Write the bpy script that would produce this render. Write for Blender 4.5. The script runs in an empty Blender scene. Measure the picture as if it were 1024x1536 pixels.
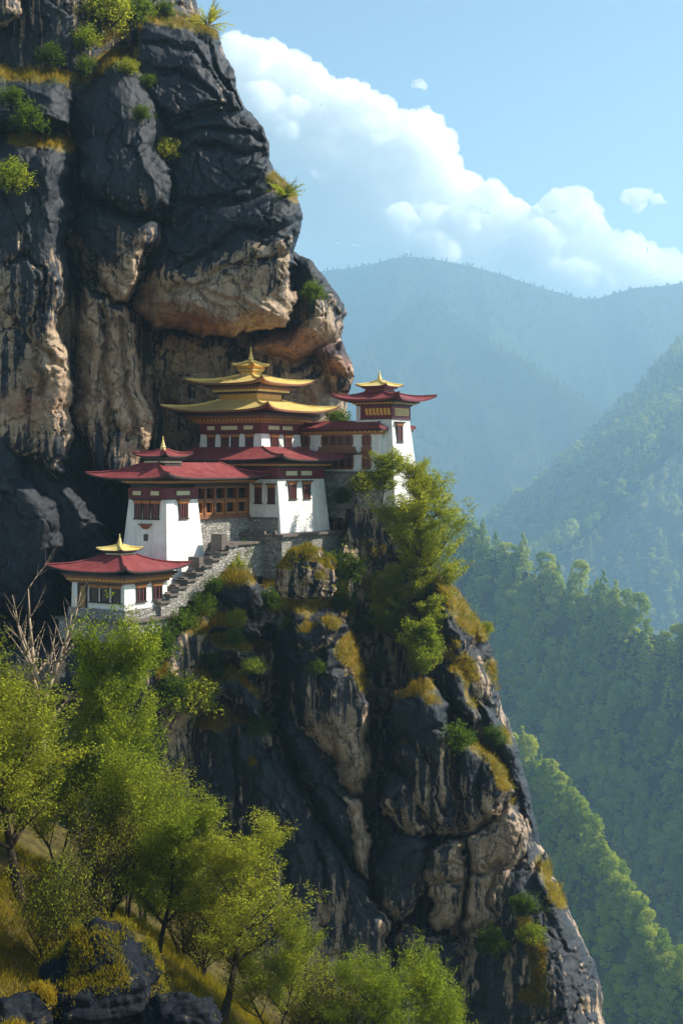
import bpy, math, random
import numpy as np
from mathutils import Vector, Matrix

# ------------------------------------------------------------------ camera, world, sun, exposure
scene = bpy.context.scene
COL = scene.collection
F = 2100.0            # focal length in photo pixels (photo is 1024 x 1536)
HZ = 700.0            # photo row of the horizon
SUN_AZ, SUN_EL = math.radians(9.0), math.radians(41.0)   # azimuth measured from +X towards +Y
SUN = Vector((math.cos(SUN_AZ) * math.cos(SUN_EL), math.sin(SUN_AZ) * math.cos(SUN_EL), math.sin(SUN_EL)))

cam = bpy.data.cameras.new('camera')
cam.sensor_fit = 'VERTICAL'; cam.sensor_height = 24.0
cam.lens = F / 1536.0 * 24.0
cam.shift_y = -(768.0 - HZ) / 1536.0
cam.clip_start = 0.5; cam.clip_end = 40000.0
camo = bpy.data.objects.new('camera', cam); COL.objects.link(camo)
camo.rotation_euler = (math.radians(90), 0, 0)
scene.camera = camo

world = bpy.data.worlds.new('World'); scene.world = world; world.use_nodes = True
wn = world.node_tree
sky = wn.nodes.new('ShaderNodeTexSky'); sky.sky_type = 'NISHITA'; sky.sun_disc = False
sky.sun_elevation = SUN_EL; sky.sun_rotation = math.pi / 2 - SUN_AZ
sky.altitude = 2500; sky.air_density = 1.0; sky.dust_density = 2.6; sky.ozone_density = .6
tint = wn.nodes.new('ShaderNodeMix'); tint.data_type = 'RGBA'; tint.blend_type = 'MULTIPLY'; tint.inputs[0].default_value = 1.0
tint.inputs[7].default_value = (.97, 1.0, .86, 1)      # the pale cyan of this sky
wn.links.new(sky.outputs[0], tint.inputs[6]); wn.links.new(tint.outputs[2], wn.nodes['Background'].inputs[0])
wn.nodes['Background'].inputs[1].default_value = 0.115

sl = bpy.data.lights.new('sun', 'SUN'); sl.energy = 5.0; sl.angle = math.radians(0.5); sl.color = (1.0, 0.93, 0.80)
so = bpy.data.objects.new('sun', sl); COL.objects.link(so)
so.rotation_euler = SUN.to_track_quat('Z', 'Y').to_euler()

scene.view_settings.view_transform = 'Standard'; scene.view_settings.look = 'None'
scene.view_settings.exposure = 0.84; scene.view_settings.gamma = 1.0
scene.render.engine = 'CYCLES'
cy = scene.cycles
cy.use_denoising = True
cy.max_bounces = 40; cy.diffuse_bounces = 3; cy.glossy_bounces = 2; cy.transmission_bounces = 4
cy.transparent_max_bounces = 8; cy.volume_bounces = 38
cy.sample_clamp_indirect = 6.0

# ------------------------------------------------------------------ helpers
def P(px, py, Y):
    """point at depth Y that the photo shows at pixel (px, py)"""
    return Vector(((px - 512.0) * Y / F, Y, (HZ - py) * Y / F))

def tag(o, label=None, cat=None, group=None, kind=None):
    if label: o['label'] = label
    if cat: o['category'] = cat
    if group: o['group'] = group
    if kind: o['kind'] = kind
    return o

def link(name, me, mats, parent=None, loc=None):
    o = bpy.data.objects.new(name, me); COL.objects.link(o)
    if mats is not None and len(me.materials) == 0:
        for m in (mats if isinstance(mats, (list, tuple)) else [mats]): me.materials.append(m)
    if parent is not None: o.parent = parent
    if loc is not None: o.location = loc
    return o

def empty(name, loc, rz=0.0):
    o = bpy.data.objects.new(name, None); COL.objects.link(o)
    o.location = loc; o.rotation_euler = (0, 0, rz); o.empty_display_size = 0.3
    return o

def np_mesh(name, V, Fc, smooth=False, midx=None):
    """mesh from numpy arrays; Fc is (n,3) or (n,4)"""
    me = bpy.data.meshes.new(name)
    V = np.ascontiguousarray(V, dtype=np.float32); Fc = np.ascontiguousarray(Fc, dtype=np.int32)
    n, k = Fc.shape
    me.vertices.add(len(V)); me.vertices.foreach_set('co', V.ravel())
    me.loops.add(n * k); me.loops.foreach_set('vertex_index', Fc.ravel())
    me.polygons.add(n); me.polygons.foreach_set('loop_start', np.arange(0, n * k, k, dtype=np.int32))
    me.polygons.foreach_set('use_smooth', np.full(n, smooth, dtype=bool))
    if midx is not None: me.polygons.foreach_set('material_index', np.ascontiguousarray(midx, dtype=np.int32))
    me.update(calc_edges=True)
    return me

class MB:
    """collects boxes, bars and tubes into one mesh"""
    def __init__(s, T=None): s.v = []; s.f = []; s.T = T
    def add(s, vs, fs):
        k = len(s.v)
        s.v += [tuple(s.T(*p)) if s.T else tuple(p) for p in vs]
        s.f += [tuple(i + k for i in f) for f in fs]
    def frus(s, b0, b1):
        """b0=(x0,x1,y0,y1,z) bottom, b1 the same for the top"""
        x0, x1, y0, y1, z0 = b0; X0, X1, Y0, Y1, z1 = b1
        s.add([(x0,y0,z0),(x1,y0,z0),(x1,y1,z0),(x0,y1,z0),(X0,Y0,z1),(X1,Y0,z1),(X1,Y1,z1),(X0,Y1,z1)],
              [(3,2,1,0),(4,5,6,7),(0,1,5,4),(1,2,6,5),(2,3,7,6),(3,0,4,7)])
    def box(s, x0, x1, y0, y1, z0, z1): s.frus((x0,x1,y0,y1,z0),(x0,x1,y0,y1,z1))
    def tube(s, p0, p1, r0, r1, n=6):
        p0 = Vector(p0); p1 = Vector(p1); d = (p1 - p0)
        if d.length < 1e-6: return
        d.normalize(); u = d.orthogonal().normalized(); w = d.cross(u)
        vs = []
        for p, r in ((p0, r0), (p1, r1)):
            for i in range(n):
                a = 2 * math.pi * i / n
                vs.append(p + (u * math.cos(a) + w * math.sin(a)) * r)
        s.add(vs, [(i, (i + 1) % n, n + (i + 1) % n, n + i) for i in range(n)] + [tuple(range(n))[::-1], tuple(range(n, 2 * n))])
    def lathe(s, prof, cx, cy, n=14):
        k = len(prof); vs = []
        for r, z in prof:
            for i in range(n):
                a = 2 * math.pi * i / n
                vs.append((cx + r * math.cos(a), cy + r * math.sin(a), z))
        fs = [(j*n+i, j*n+(i+1)%n, (j+1)*n+(i+1)%n, (j+1)*n+i) for j in range(k-1) for i in range(n)]
        s.add(vs, fs + [tuple(range(n))[::-1], tuple(range((k-1)*n, k*n))])
    def mesh(s, name, smooth=False):
        me = bpy.data.meshes.new(name); me.from_pydata(s.v, [], s.f)
        if smooth:
            me.polygons.foreach_set('use_smooth', np.ones(len(me.polygons), dtype=bool))
        me.update(); return me

# ---- noise
def _h(ix, iy, iz, seed):
    h = (ix.astype(np.uint32) * np.uint32(374761393) + iy.astype(np.uint32) * np.uint32(668265263)
         + iz.astype(np.uint32) * np.uint32(2147483647) + np.uint32((seed * 974634777) & 0xffffffff))
    h = (h ^ (h >> np.uint32(13))) * np.uint32(1274126177)
    h = (h ^ (h >> np.uint32(15))) * np.uint32(2246822519)
    return ((h ^ (h >> np.uint32(16))) & np.uint32(0xffffff)).astype(np.float32) / np.float32(0xffffff)

def vn(x, y, z=None, seed=0):
    """value noise in -1..1"""
    x = np.asarray(x, dtype=np.float64); y = np.asarray(y, dtype=np.float64)
    fx = np.floor(x); fy = np.floor(y); ix = fx.astype(np.int64); iy = fy.astype(np.int64)
    u = (x - fx); v = (y - fy); u = u*u*u*(u*(u*6-15)+10); v = v*v*v*(v*(v*6-15)+10)
    def lay(iz):
        a = _h(ix, iy, iz, seed); b = _h(ix+1, iy, iz, seed); c = _h(ix, iy+1, iz, seed); d = _h(ix+1, iy+1, iz, seed)
        return (a*(1-u)+b*u)*(1-v) + (c*(1-u)+d*u)*v
    if z is None: return lay(np.zeros_like(ix)) * 2 - 1
    z = np.asarray(z, dtype=np.float64); fz = np.floor(z); iz = fz.astype(np.int64); w = z - fz; w = w*w*(3-2*w)
    return (lay(iz)*(1-w) + lay(iz+1)*w) * 2 - 1

def fbm(x, y, z=None, seed=0, oct=4, gain=0.5):
    t = 0; a = 1.0; s = 0; f = 1.0
    for i in range(oct):
        t = t + a * vn(x*f + 17.3*i, y*f - 9.1*i, None if z is None else z*f + 4.7*i, seed + i); s += a; a *= gain; f *= 2.03
    return t / s * 1.6

def ridged(x, y, seed=0, oct=4):
    t = 0; a = 1.0; s = 0; f = 1.0
    for i in range(oct):
        t = t + a * (1 - np.abs(vn(x*f + 3.3*i, y*f + 7.9*i, None, seed + i))) ** 2; s += a; a *= .5; f *= 2.1
    return t / s

def sst(a, b, x):
    t = np.clip((x - a) / (b - a), 0, 1); return t*t*(3-2*t)

# ---- materials
def new_mat(name):
    m = bpy.data.materials.new(name); m.use_nodes = True
    nt = m.node_tree; b = nt.nodes['Principled BSDF']
    return m, nt, b

def nd(nt, typ, **kw):
    n = nt.nodes.new(typ)
    for k, v in kw.items():
        if k.startswith('i_'):
            key = k[2:]; key = int(key) if key.isdigit() else key.replace('_', ' ')
            n.inputs[key].default_value = v
        else: setattr(n, k, v)
    return n

def mixc(nt, fac, a, b, blend='MIX'):
    n = nt.nodes.new('ShaderNodeMix'); n.data_type = 'RGBA'; n.blend_type = blend
    for i, x in ((0, fac), (6, a), (7, b)):
        if hasattr(x, 'is_linked') or isinstance(x, bpy.types.NodeSocket): nt.links.new(x, n.inputs[i])
        elif i == 0: n.inputs[0].default_value = x
        else: n.inputs[i].default_value = (*x, 1)
    return n.outputs[2]

def ramp(nt, src, stops):
    r = nt.nodes.new('ShaderNodeValToRGB')
    els = r.color_ramp.elements
    while len(els) < len(stops): els.new(0.5)
    for e, (p, c) in zip(els, stops):
        e.position = p; e.color = (*c, 1) if isinstance(c, tuple) else (c, c, c, 1)
    nt.links.new(src, r.inputs[0]); return r.outputs[0]

def math_(nt, op, a, b=0.0, c=None):
    n = nt.nodes.new('ShaderNodeMath'); n.operation = op
    for i, x in enumerate((a, b) if c is None else (a, b, c)):
        if isinstance(x, bpy.types.NodeSocket): nt.links.new(x, n.inputs[i])
        else: n.inputs[i].default_value = x
    return n.outputs[0]

def noise_(nt, co, scale, detail=4, rough=0.55, vec_scale=None, dist=0.0):
    if vec_scale:
        mp = nd(nt, 'ShaderNodeMapping'); mp.inputs['Scale'].default_value = vec_scale
        nt.links.new(co, mp.inputs[0]); co = mp.outputs[0]
    n = nt.nodes.new('ShaderNodeTexNoise'); n.inputs['Scale'].default_value = scale
    n.inputs['Detail'].default_value = detail; n.inputs['Roughness'].default_value = rough
    n.inputs['Distortion'].default_value = dist
    nt.links.new(co, n.inputs['Vector']); return n.outputs['Fac']

def objco(nt): return nt.nodes.new('ShaderNodeTexCoord').outputs['Object']

def bump_(nt, b, h, strength, dist=0.05, prev=None):
    n = nt.nodes.new('ShaderNodeBump'); n.inputs['Strength'].default_value = strength; n.inputs['Distance'].default_value = dist
    nt.links.new(h, n.inputs['Height'])
    if prev is not None: nt.links.new(prev, n.inputs['Normal'])
    nt.links.new(n.outputs[0], b.inputs['Normal']); return n.outputs[0]

def simple(name, c0, c1, scale=3.0, rough=0.6, bump=0.3, metal=0.0, vec=None, spec=0.5, bdist=0.03, lo=.3, hi=.7):
    m, nt, b = new_mat(name); co = objco(nt)
    n = noise_(nt, co, scale, 5, .6, vec)
    nt.links.new(ramp(nt, n, [(lo, c0), (hi, c1)]), b.inputs['Base Color'])
    b.inputs['Roughness'].default_value = rough; b.inputs['Metallic'].default_value = metal
    b.inputs['Specular IOR Level'].default_value = spec
    if bump: bump_(nt, b, noise_(nt, co, scale * 4, 4, .6, vec), bump, bdist)
    return m

M = {}
def plaster_mat():
    m, nt, b = new_mat('white_limewash'); co = objco(nt)
    c = ramp(nt, noise_(nt, co, .9, 5, .6), [(.3, (.70,.68,.64)), (.6, (.85,.83,.79))])
    st = ramp(nt, noise_(nt, co, 1.0, 6, .65, (2.6, 2.6, .22)), [(.50, 0.0), (.75, 1.0)])
    c = mixc(nt, math_(nt, 'MULTIPLY', st, .55), c, (.42,.39,.34))
    pt = ramp(nt, noise_(nt, co, .55, 6, .7), [(.58, 0.0), (.66, 1.0)])
    c = mixc(nt, math_(nt, 'MULTIPLY', pt, .3), c, (.50,.47,.42))
    nt.links.new(c, b.inputs['Base Color']); b.inputs['Roughness'].default_value = .9; b.inputs['Specular IOR Level'].default_value = .15
    p = bump_(nt, b, noise_(nt, co, 5.5, 5, .65, (1,1,1.4)), .75, .06); bump_(nt, b, noise_(nt, co, 1.1, 3), .5, .12, p)
    return m
M['plaster'] = plaster_mat()
def roof_mat():
    m, nt, b = new_mat('red_roof_sheet'); co = objco(nt)
    c = ramp(nt, noise_(nt, co, 1.3, 6, .65), [(.3, (.17,.028,.034)), (.55, (.25,.05,.05)), (.75, (.34,.12,.10))])
    wv = nt.nodes.new('ShaderNodeTexWave'); wv.wave_type = 'BANDS'; wv.bands_direction = 'DIAGONAL'; wv.inputs['Scale'].default_value = .55; wv.inputs['Distortion'].default_value = 0
    w2 = nt.nodes.new('ShaderNodeTexBrick'); w2.inputs['Scale'].default_value = 1.0; w2.inputs['Mortar Size'].default_value = .02; w2.inputs['Brick Width'].default_value = .7; w2.inputs['Row Height'].default_value = .55
    nt.links.new(co, w2.inputs['Vector'])
    e = w2.outputs['Fac']
    c = mixc(nt, math_(nt, 'MULTIPLY', e, .45), c, (.07,.014,.018))
    nt.links.new(c, b.inputs['Base Color']); b.inputs['Roughness'].default_value = .55; b.inputs['Specular IOR Level'].default_value = .35
    nt.nodes.remove(wv)
    p = bump_(nt, b, e, -.4, .03); bump_(nt, b, noise_(nt, co, 2.2, 3), .25, .06, p)
    return m
M['roofred'] = roof_mat()
M['red'] = simple('dark_red_paint', (.11,.010,.014), (.17,.016,.02), 4, .6, .2)
M['gold'] = simple('gilded_roof_sheet', (.82,.58,.15), (.97,.78,.33), 1.4, .33, .2, metal=.2)
M['golddeep'] = simple('gilded_carving', (.5,.22,.03), (.72,.40,.07), 5, .4, .3, metal=.3)
M['wood'] = simple('brown_timber', (.15,.05,.02), (.28,.105,.04), 6, .55, .4, vec=(1,1,4))
M['woodlight'] = simple('orange_timber', (.32,.11,.025), (.48,.19,.05), 6, .55, .3)
M['wooddark'] = simple('dark_timber', (.025,.012,.010), (.05,.022,.018), 6, .6, .3)
M['bars'] = simple('red_window_bars', (.13,.022,.02), (.2,.045,.035), 8, .5, .1)
M['cream'] = simple('cream_panel', (.62,.52,.30), (.75,.66,.42), 5, .7, .1)
M['slate'] = simple('dark_slate_coping', (.07,.055,.048), (.20,.165,.14), 5, .8, .8, bdist=.06)
M['door'] = simple('ochre_door_panel', (.26,.14,.04), (.36,.21,.07), 6, .6, .2)

def glass_mat():
    m, nt, b = new_mat('dark_window_glass')
    n = noise_(nt, objco(nt), 1.5, 2)
    nt.links.new(ramp(nt, n, [(.35, (.008,.008,.012)), (.7, (.03,.026,.026))]), b.inputs['Base Color'])
    b.inputs['Roughness'].default_value = .22; b.inputs['Specular IOR Level'].default_value = .35
    return m
M['glass'] = glass_mat()

def stone_mat():
    m, nt, b = new_mat('grey_rubble_masonry'); co = objco(nt)
    mp = nd(nt, 'ShaderNodeMapping'); mp.inputs['Scale'].default_value = (2.6, 2.6, 5.0); nt.links.new(co, mp.inputs[0])
    v = nt.nodes.new('ShaderNodeTexVoronoi'); v.inputs['Scale'].default_value = 1.0; nt.links.new(mp.outputs[0], v.inputs['Vector'])
    v2 = nt.nodes.new('ShaderNodeTexVoronoi'); v2.feature = 'DISTANCE_TO_EDGE'; v2.inputs['Scale'].default_value = 1.0; nt.links.new(mp.outputs[0], v2.inputs['Vector'])
    g = nd(nt, 'ShaderNodeRGBToBW'); nt.links.new(v.outputs['Color'], g.inputs[0])
    c = ramp(nt, g.outputs[0], [(.1, (.27,.25,.225)), (.5, (.42,.39,.35)), (.9, (.58,.54,.49))])
    c = mixc(nt, math_(nt, 'MULTIPLY', noise_(nt, co, .9, 4), .7), c, (.24,.225,.20))
    e = ramp(nt, v2.outputs['Distance'], [(0.02, 0.0), (.12, 1.0)])
    c2 = mixc(nt, e, (.16,.145,.13), c)
    nt.links.new(c2, b.inputs['Base Color']); b.inputs['Roughness'].default_value = .9; b.inputs['Specular IOR Level'].default_value = .2
    p = bump_(nt, b, e, .8, .05); bump_(nt, b, noise_(nt, co, 14, 3), .4, .03, p)
    return m
M['stone'] = stone_mat()

def rock_mat(name, use_attr=True, tan_amt=0.0, moss_up=0.0, dk=1.0):
    """dark weathered gneiss with pale tan streaks; attributes tan / moss / red carry where stains, plants and painted shade sit"""
    m, nt, b = new_mat(name); co = objco(nt)
    wob = noise_(nt, co, .35, 3)
    streak = noise_(nt, co, 1.0, 6, .62, (1.7, 1.7, .13), .2)
    fine = noise_(nt, co, 2.2, 6, .7, (1.6, 1.6, .5))
    big = noise_(nt, co, .22, 4, .55)
    if use_attr:
        at = nd(nt, 'ShaderNodeAttribute', attribute_name='tan').outputs['Fac']
        mo = nd(nt, 'ShaderNodeAttribute', attribute_name='moss').outputs['Fac']
        rd = nd(nt, 'ShaderNodeAttribute', attribute_name='red').outputs['Fac']
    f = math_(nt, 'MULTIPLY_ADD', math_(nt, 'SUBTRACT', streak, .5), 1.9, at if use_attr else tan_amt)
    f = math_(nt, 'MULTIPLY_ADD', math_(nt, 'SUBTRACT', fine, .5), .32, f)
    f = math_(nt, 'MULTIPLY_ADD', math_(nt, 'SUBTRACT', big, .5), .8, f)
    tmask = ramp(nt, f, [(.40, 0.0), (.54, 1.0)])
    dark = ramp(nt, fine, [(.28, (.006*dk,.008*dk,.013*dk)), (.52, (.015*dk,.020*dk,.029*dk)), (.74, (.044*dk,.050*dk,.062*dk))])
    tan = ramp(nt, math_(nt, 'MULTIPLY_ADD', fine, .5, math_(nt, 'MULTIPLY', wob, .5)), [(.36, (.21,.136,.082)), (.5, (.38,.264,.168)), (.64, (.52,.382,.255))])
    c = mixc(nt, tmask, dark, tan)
    vo = nt.nodes.new('ShaderNodeTexVoronoi'); vo.feature = 'DISTANCE_TO_EDGE'; vo.inputs['Scale'].default_value = .42
    mp = nd(nt, 'ShaderNodeMapping'); mp.inputs['Scale'].default_value = (1, 1, .5); mp.inputs['Rotation'].default_value = (0, .35, 0)
    dn = nt.nodes.new('ShaderNodeTexNoise'); dn.inputs['Scale'].default_value = .5; dn.inputs['Detail'].default_value = 5; nt.links.new(co, dn.inputs['Vector'])
    va = nd(nt, 'ShaderNodeVectorMath', operation='MULTIPLY_ADD'); va.inputs[1].default_value = (3.0, 3.0, 3.0)
    nt.links.new(dn.outputs['Color'], va.inputs[0]); nt.links.new(co, va.inputs[2])
    nt.links.new(va.outputs[0], mp.inputs[0]); nt.links.new(mp.outputs[0], vo.inputs['Vector'])
    cr = ramp(nt, vo.outputs['Distance'], [(0.0, 0.0), (.05, 1.0)])
    ln = math_(nt, 'ABSOLUTE', math_(nt, 'SUBTRACT', noise_(nt, co, .55, 7, .62, (.5, .5, 1.5), .8), .5))
    lm = ramp(nt, ln, [(.0, 1.0), (.016, 0.0)])
    crk = math_(nt, 'MAXIMUM', math_(nt, 'MULTIPLY', math_(nt, 'SUBTRACT', 1.0, ramp(nt, vo.outputs['Distance'], [(0.0, 0.0), (.022, 1.0)])), .75), math_(nt, 'MULTIPLY', lm, .7))
    c = mixc(nt, crk, c, (.012,.012,.014))
    if use_attr:
        c = mixc(nt, math_(nt, 'MULTIPLY', rd, .6), c, (.26,.085,.045))
        mm = math_(nt, 'ADD', mo, math_(nt, 'MULTIPLY', math_(nt, 'SUBTRACT', noise_(nt, co, 2.6, 5, .7), .5), .9))
    else:
        geo = nt.nodes.new('ShaderNodeNewGeometry'); sx = nt.nodes.new('ShaderNodeSeparateXYZ'); nt.links.new(geo.outputs['Normal'], sx.inputs[0])
        mm = math_(nt, 'MULTIPLY_ADD', math_(nt, 'SUBTRACT', noise_(nt, co, 1.2, 5, .7), .5), 1.4, math_(nt, 'MULTIPLY', sx.outputs[2], moss_up))
    mmask = ramp(nt, mm, [(.40, 0.0), (.56, 1.0)])
    mcol = ramp(nt, noise_(nt, co, .8, 4, .65), [(.34, (.035,.042,.008)), (.48, (.10,.085,.014)), (.64, (.22,.13,.018))])
    c = mixc(nt, mmask, c, mcol)
    nt.links.new(c, b.inputs['Base Color'])
    b.inputs['Roughness'].default_value = .62 if use_attr else .85; b.inputs['Specular IOR Level'].default_value = .35 if use_attr else .12
    # relief: grain, then crack lines, then layered ripples
    p = bump_(nt, b, noise_(nt, co, 1.4, 8, .68, (1.2, 1.2, .55), .3), .6, .24)
    p = bump_(nt, b, cr, .3, .2, p)
    p = bump_(nt, b, lm, -.5, .12, p)
    bump_(nt, b, noise_(nt, co, 9, 5, .7), .5, .08, p)
    return m
M['rock'] = rock_mat('cliff_rock')
M['boulder'] = rock_mat('mossy_boulder_rock', False, .36, .78)
M['darkboulder'] = rock_mat('dark_boulder_rock', False, .06, .34, .7)

def leaf_mat(name, c0, c1, t0, t1, trans=.5, scale=.35):
    m, nt, b = new_mat(name); nt.nodes.remove(b)
    out = nt.nodes['Material Output']; co = objco(nt)
    oi = nt.nodes.new('ShaderNodeObjectInfo')
    f = math_(nt, 'MULTIPLY_ADD', oi.outputs['Random'], .5, math_(nt, 'SUBTRACT', noise_(nt, co, scale, 3), .25))
    d = nt.nodes.new('ShaderNodeBsdfDiffuse'); t = nt.nodes.new('ShaderNodeBsdfTranslucent')
    nt.links.new(ramp(nt, f, [(.2, c0), (.75, c1)]), d.inputs[0]); nt.links.new(ramp(nt, f, [(.2, t0), (.75, t1)]), t.inputs[0])
    mx = nt.nodes.new('ShaderNodeMixShader'); mx.inputs[0].default_value = trans
    nt.links.new(d.outputs[0], mx.inputs[1]); nt.links.new(t.outputs[0], mx.inputs[2]); nt.links.new(mx.outputs[0], out.inputs[0])
    return m
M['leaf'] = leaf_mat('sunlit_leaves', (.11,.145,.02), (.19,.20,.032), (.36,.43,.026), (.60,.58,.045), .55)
M['leafdark'] = leaf_mat('shaded_leaves', (.035,.065,.012), (.06,.095,.018), (.13,.23,.014), (.25,.34,.02), .5)  # shade put into the colour: darker copy of the sunlit leaves, for dim shrubs
M['leafvalley'] = leaf_mat('valley_leaves', (.12,.19,.016), (.33,.36,.03), (.36,.48,.018), (.72,.72,.04), .45, .08)
M['farleaf'] = leaf_mat('far_wood_leaves', (.035,.065,.018), (.07,.10,.022), (.05,.08,.012), (.11,.13,.02), .35, .02)
M['grass'] = leaf_mat('golden_grass_blades', (.11,.105,.014), (.26,.19,.022), (.32,.28,.015), (.62,.44,.024), .5, .9)
M['greengrass'] = leaf_mat('ledge_grass_blades', (.06,.07,.010), (.28,.17,.016), (.16,.19,.010), (.55,.40,.02), .45, .55)
M['bark'] = simple('dark_bark', (.018,.013,.010), (.05,.036,.026), 4, .9, .8, vec=(2,2,.5), spec=.1)
M['deadwood'] = simple('bleached_dead_wood', (.28,.20,.13), (.45,.34,.23), 4, .85, .5, vec=(2,2,.5), spec=.1)
M['soil'] = simple('grassy_soil', (.035,.028,.012), (.11,.085,.022), 1.2, .95, .8, spec=.1, bdist=.1)
M['hill'] = simple('forest_floor', (.018,.028,.010), (.05,.06,.018), .05, .95, .5, spec=.05, bdist=1.0)
M['ground'] = simple('valley_ground', (.03,.045,.02), (.06,.07,.03), .01, .95, 0, spec=.05)
# ------------------------------------------------------------------ the cliff (one sheet of rock relief, folded back at its edge)
STEP = 2.0
gx = np.arange(-430, 962, STEP); gy = np.arange(-70, 1624, STEP)
PX, PY = np.meshgrid(gx, gy)
NR, NC = PX.shape

def sdf(poly, X, Y):
    """signed distance in photo pixels, positive inside"""
    p = np.array(poly, dtype=np.float64); q = np.roll(p, -1, axis=0)
    d = np.full(X.shape, 1e18); ins = np.zeros(X.shape, dtype=bool)
    for (x0, y0), (x1, y1) in zip(p, q):
        ex, ey = x1 - x0, y1 - y0
        t = np.clip(((X-x0)*ex + (Y-y0)*ey) / (ex*ex + ey*ey + 1e-9), 0, 1)
        d = np.minimum(d, (X-x0-t*ex)**2 + (Y-y0-t*ey)**2)
        c = (y0 <= Y) != (y1 <= Y)
        ins ^= c & (X < x0 + (Y - y0) / (ey if abs(ey) > 1e-9 else 1e-9) * ex)
    d = np.sqrt(d); return np.where(ins, d, -d)

def blur(A, r):
    k = 2*r+1
    for ax in (0, 1):
        pad = [(0,0),(0,0)]; pad[ax] = (r+1, r)
        c = np.cumsum(np.pad(A, pad, mode='edge'), axis=ax)
        A = (c[k:] - c[:-k] if ax == 0 else c[:, k:] - c[:, :-k]) / k
    return A

# wobble so that no outline keeps straight polygon edges
wx = fbm(PX/70, PY/70, seed=3, oct=5)*13 + fbm(PX/16, PY/16, seed=8, oct=3)*3.2
wy = fbm(PX/70, PY/70, seed=5, oct=5)*13 + fbm(PX/16, PY/16, seed=9, oct=3)*3.2
WX, WY = PX + wx, PY + wy

SIL = [(-900,-200),(276,-200),(292,-20),(300,30),(325,45),(337,68),(349,98),(360,135),(372,158),(390,178),(406,218),(411,248),(430,275),(448,296),(458,330),
       (450,352),(443,378),(464,392),(490,424),(524,468),(518,488),(514,505),(524,540),(528,566),(520,592),(526,640),(560,690),(625,702),(640,780),(656,858),
       (690,882),(716,925),(738,975),(742,1010),(757,1060),(778,1125),(797,1200),(810,1270),(838,1325),(862,1378),(888,1440),(903,1500),(920,1560),(930,1700),(-900,1700)]
dS = sdf(SIL, PX + wx*.45, PY + wy*.45)

def interp(x, pts):
    return np.interp(x, [p[0] for p in pts], [p[1] for p in pts])
yline = blur(interp(PX, [(-90,960),(90,952),(187,948),(250,925),(300,888),(338,864),(420,843),(505,838),(535,700),(940,690)]), 6)
Fx = blur(interp(PX, [(-90,101),(90,98.6),(187,98),(260,101.5),(338,107),(420,111),(500,114),(532,120),(600,120),(655,112),(760,107),(930,102)]), 8)
Ylow = Fx - .013*(PY - yline) + 4.5*sst(1010, 1110, PY)
Yup = 116 + 12*sst(90, 270, PX)
base = Yup + (Ylow - Yup)*sst(0, 34, PY - yline)
R0 = 75.
t = np.clip(dS/R0, 0, 1)
base = base + 7.0*(1 - np.sqrt(1-(1-t)**2))
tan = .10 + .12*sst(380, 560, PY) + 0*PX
red = 0*PX
ang = 1.5 + 0*PX
Yd = base.copy()

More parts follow.
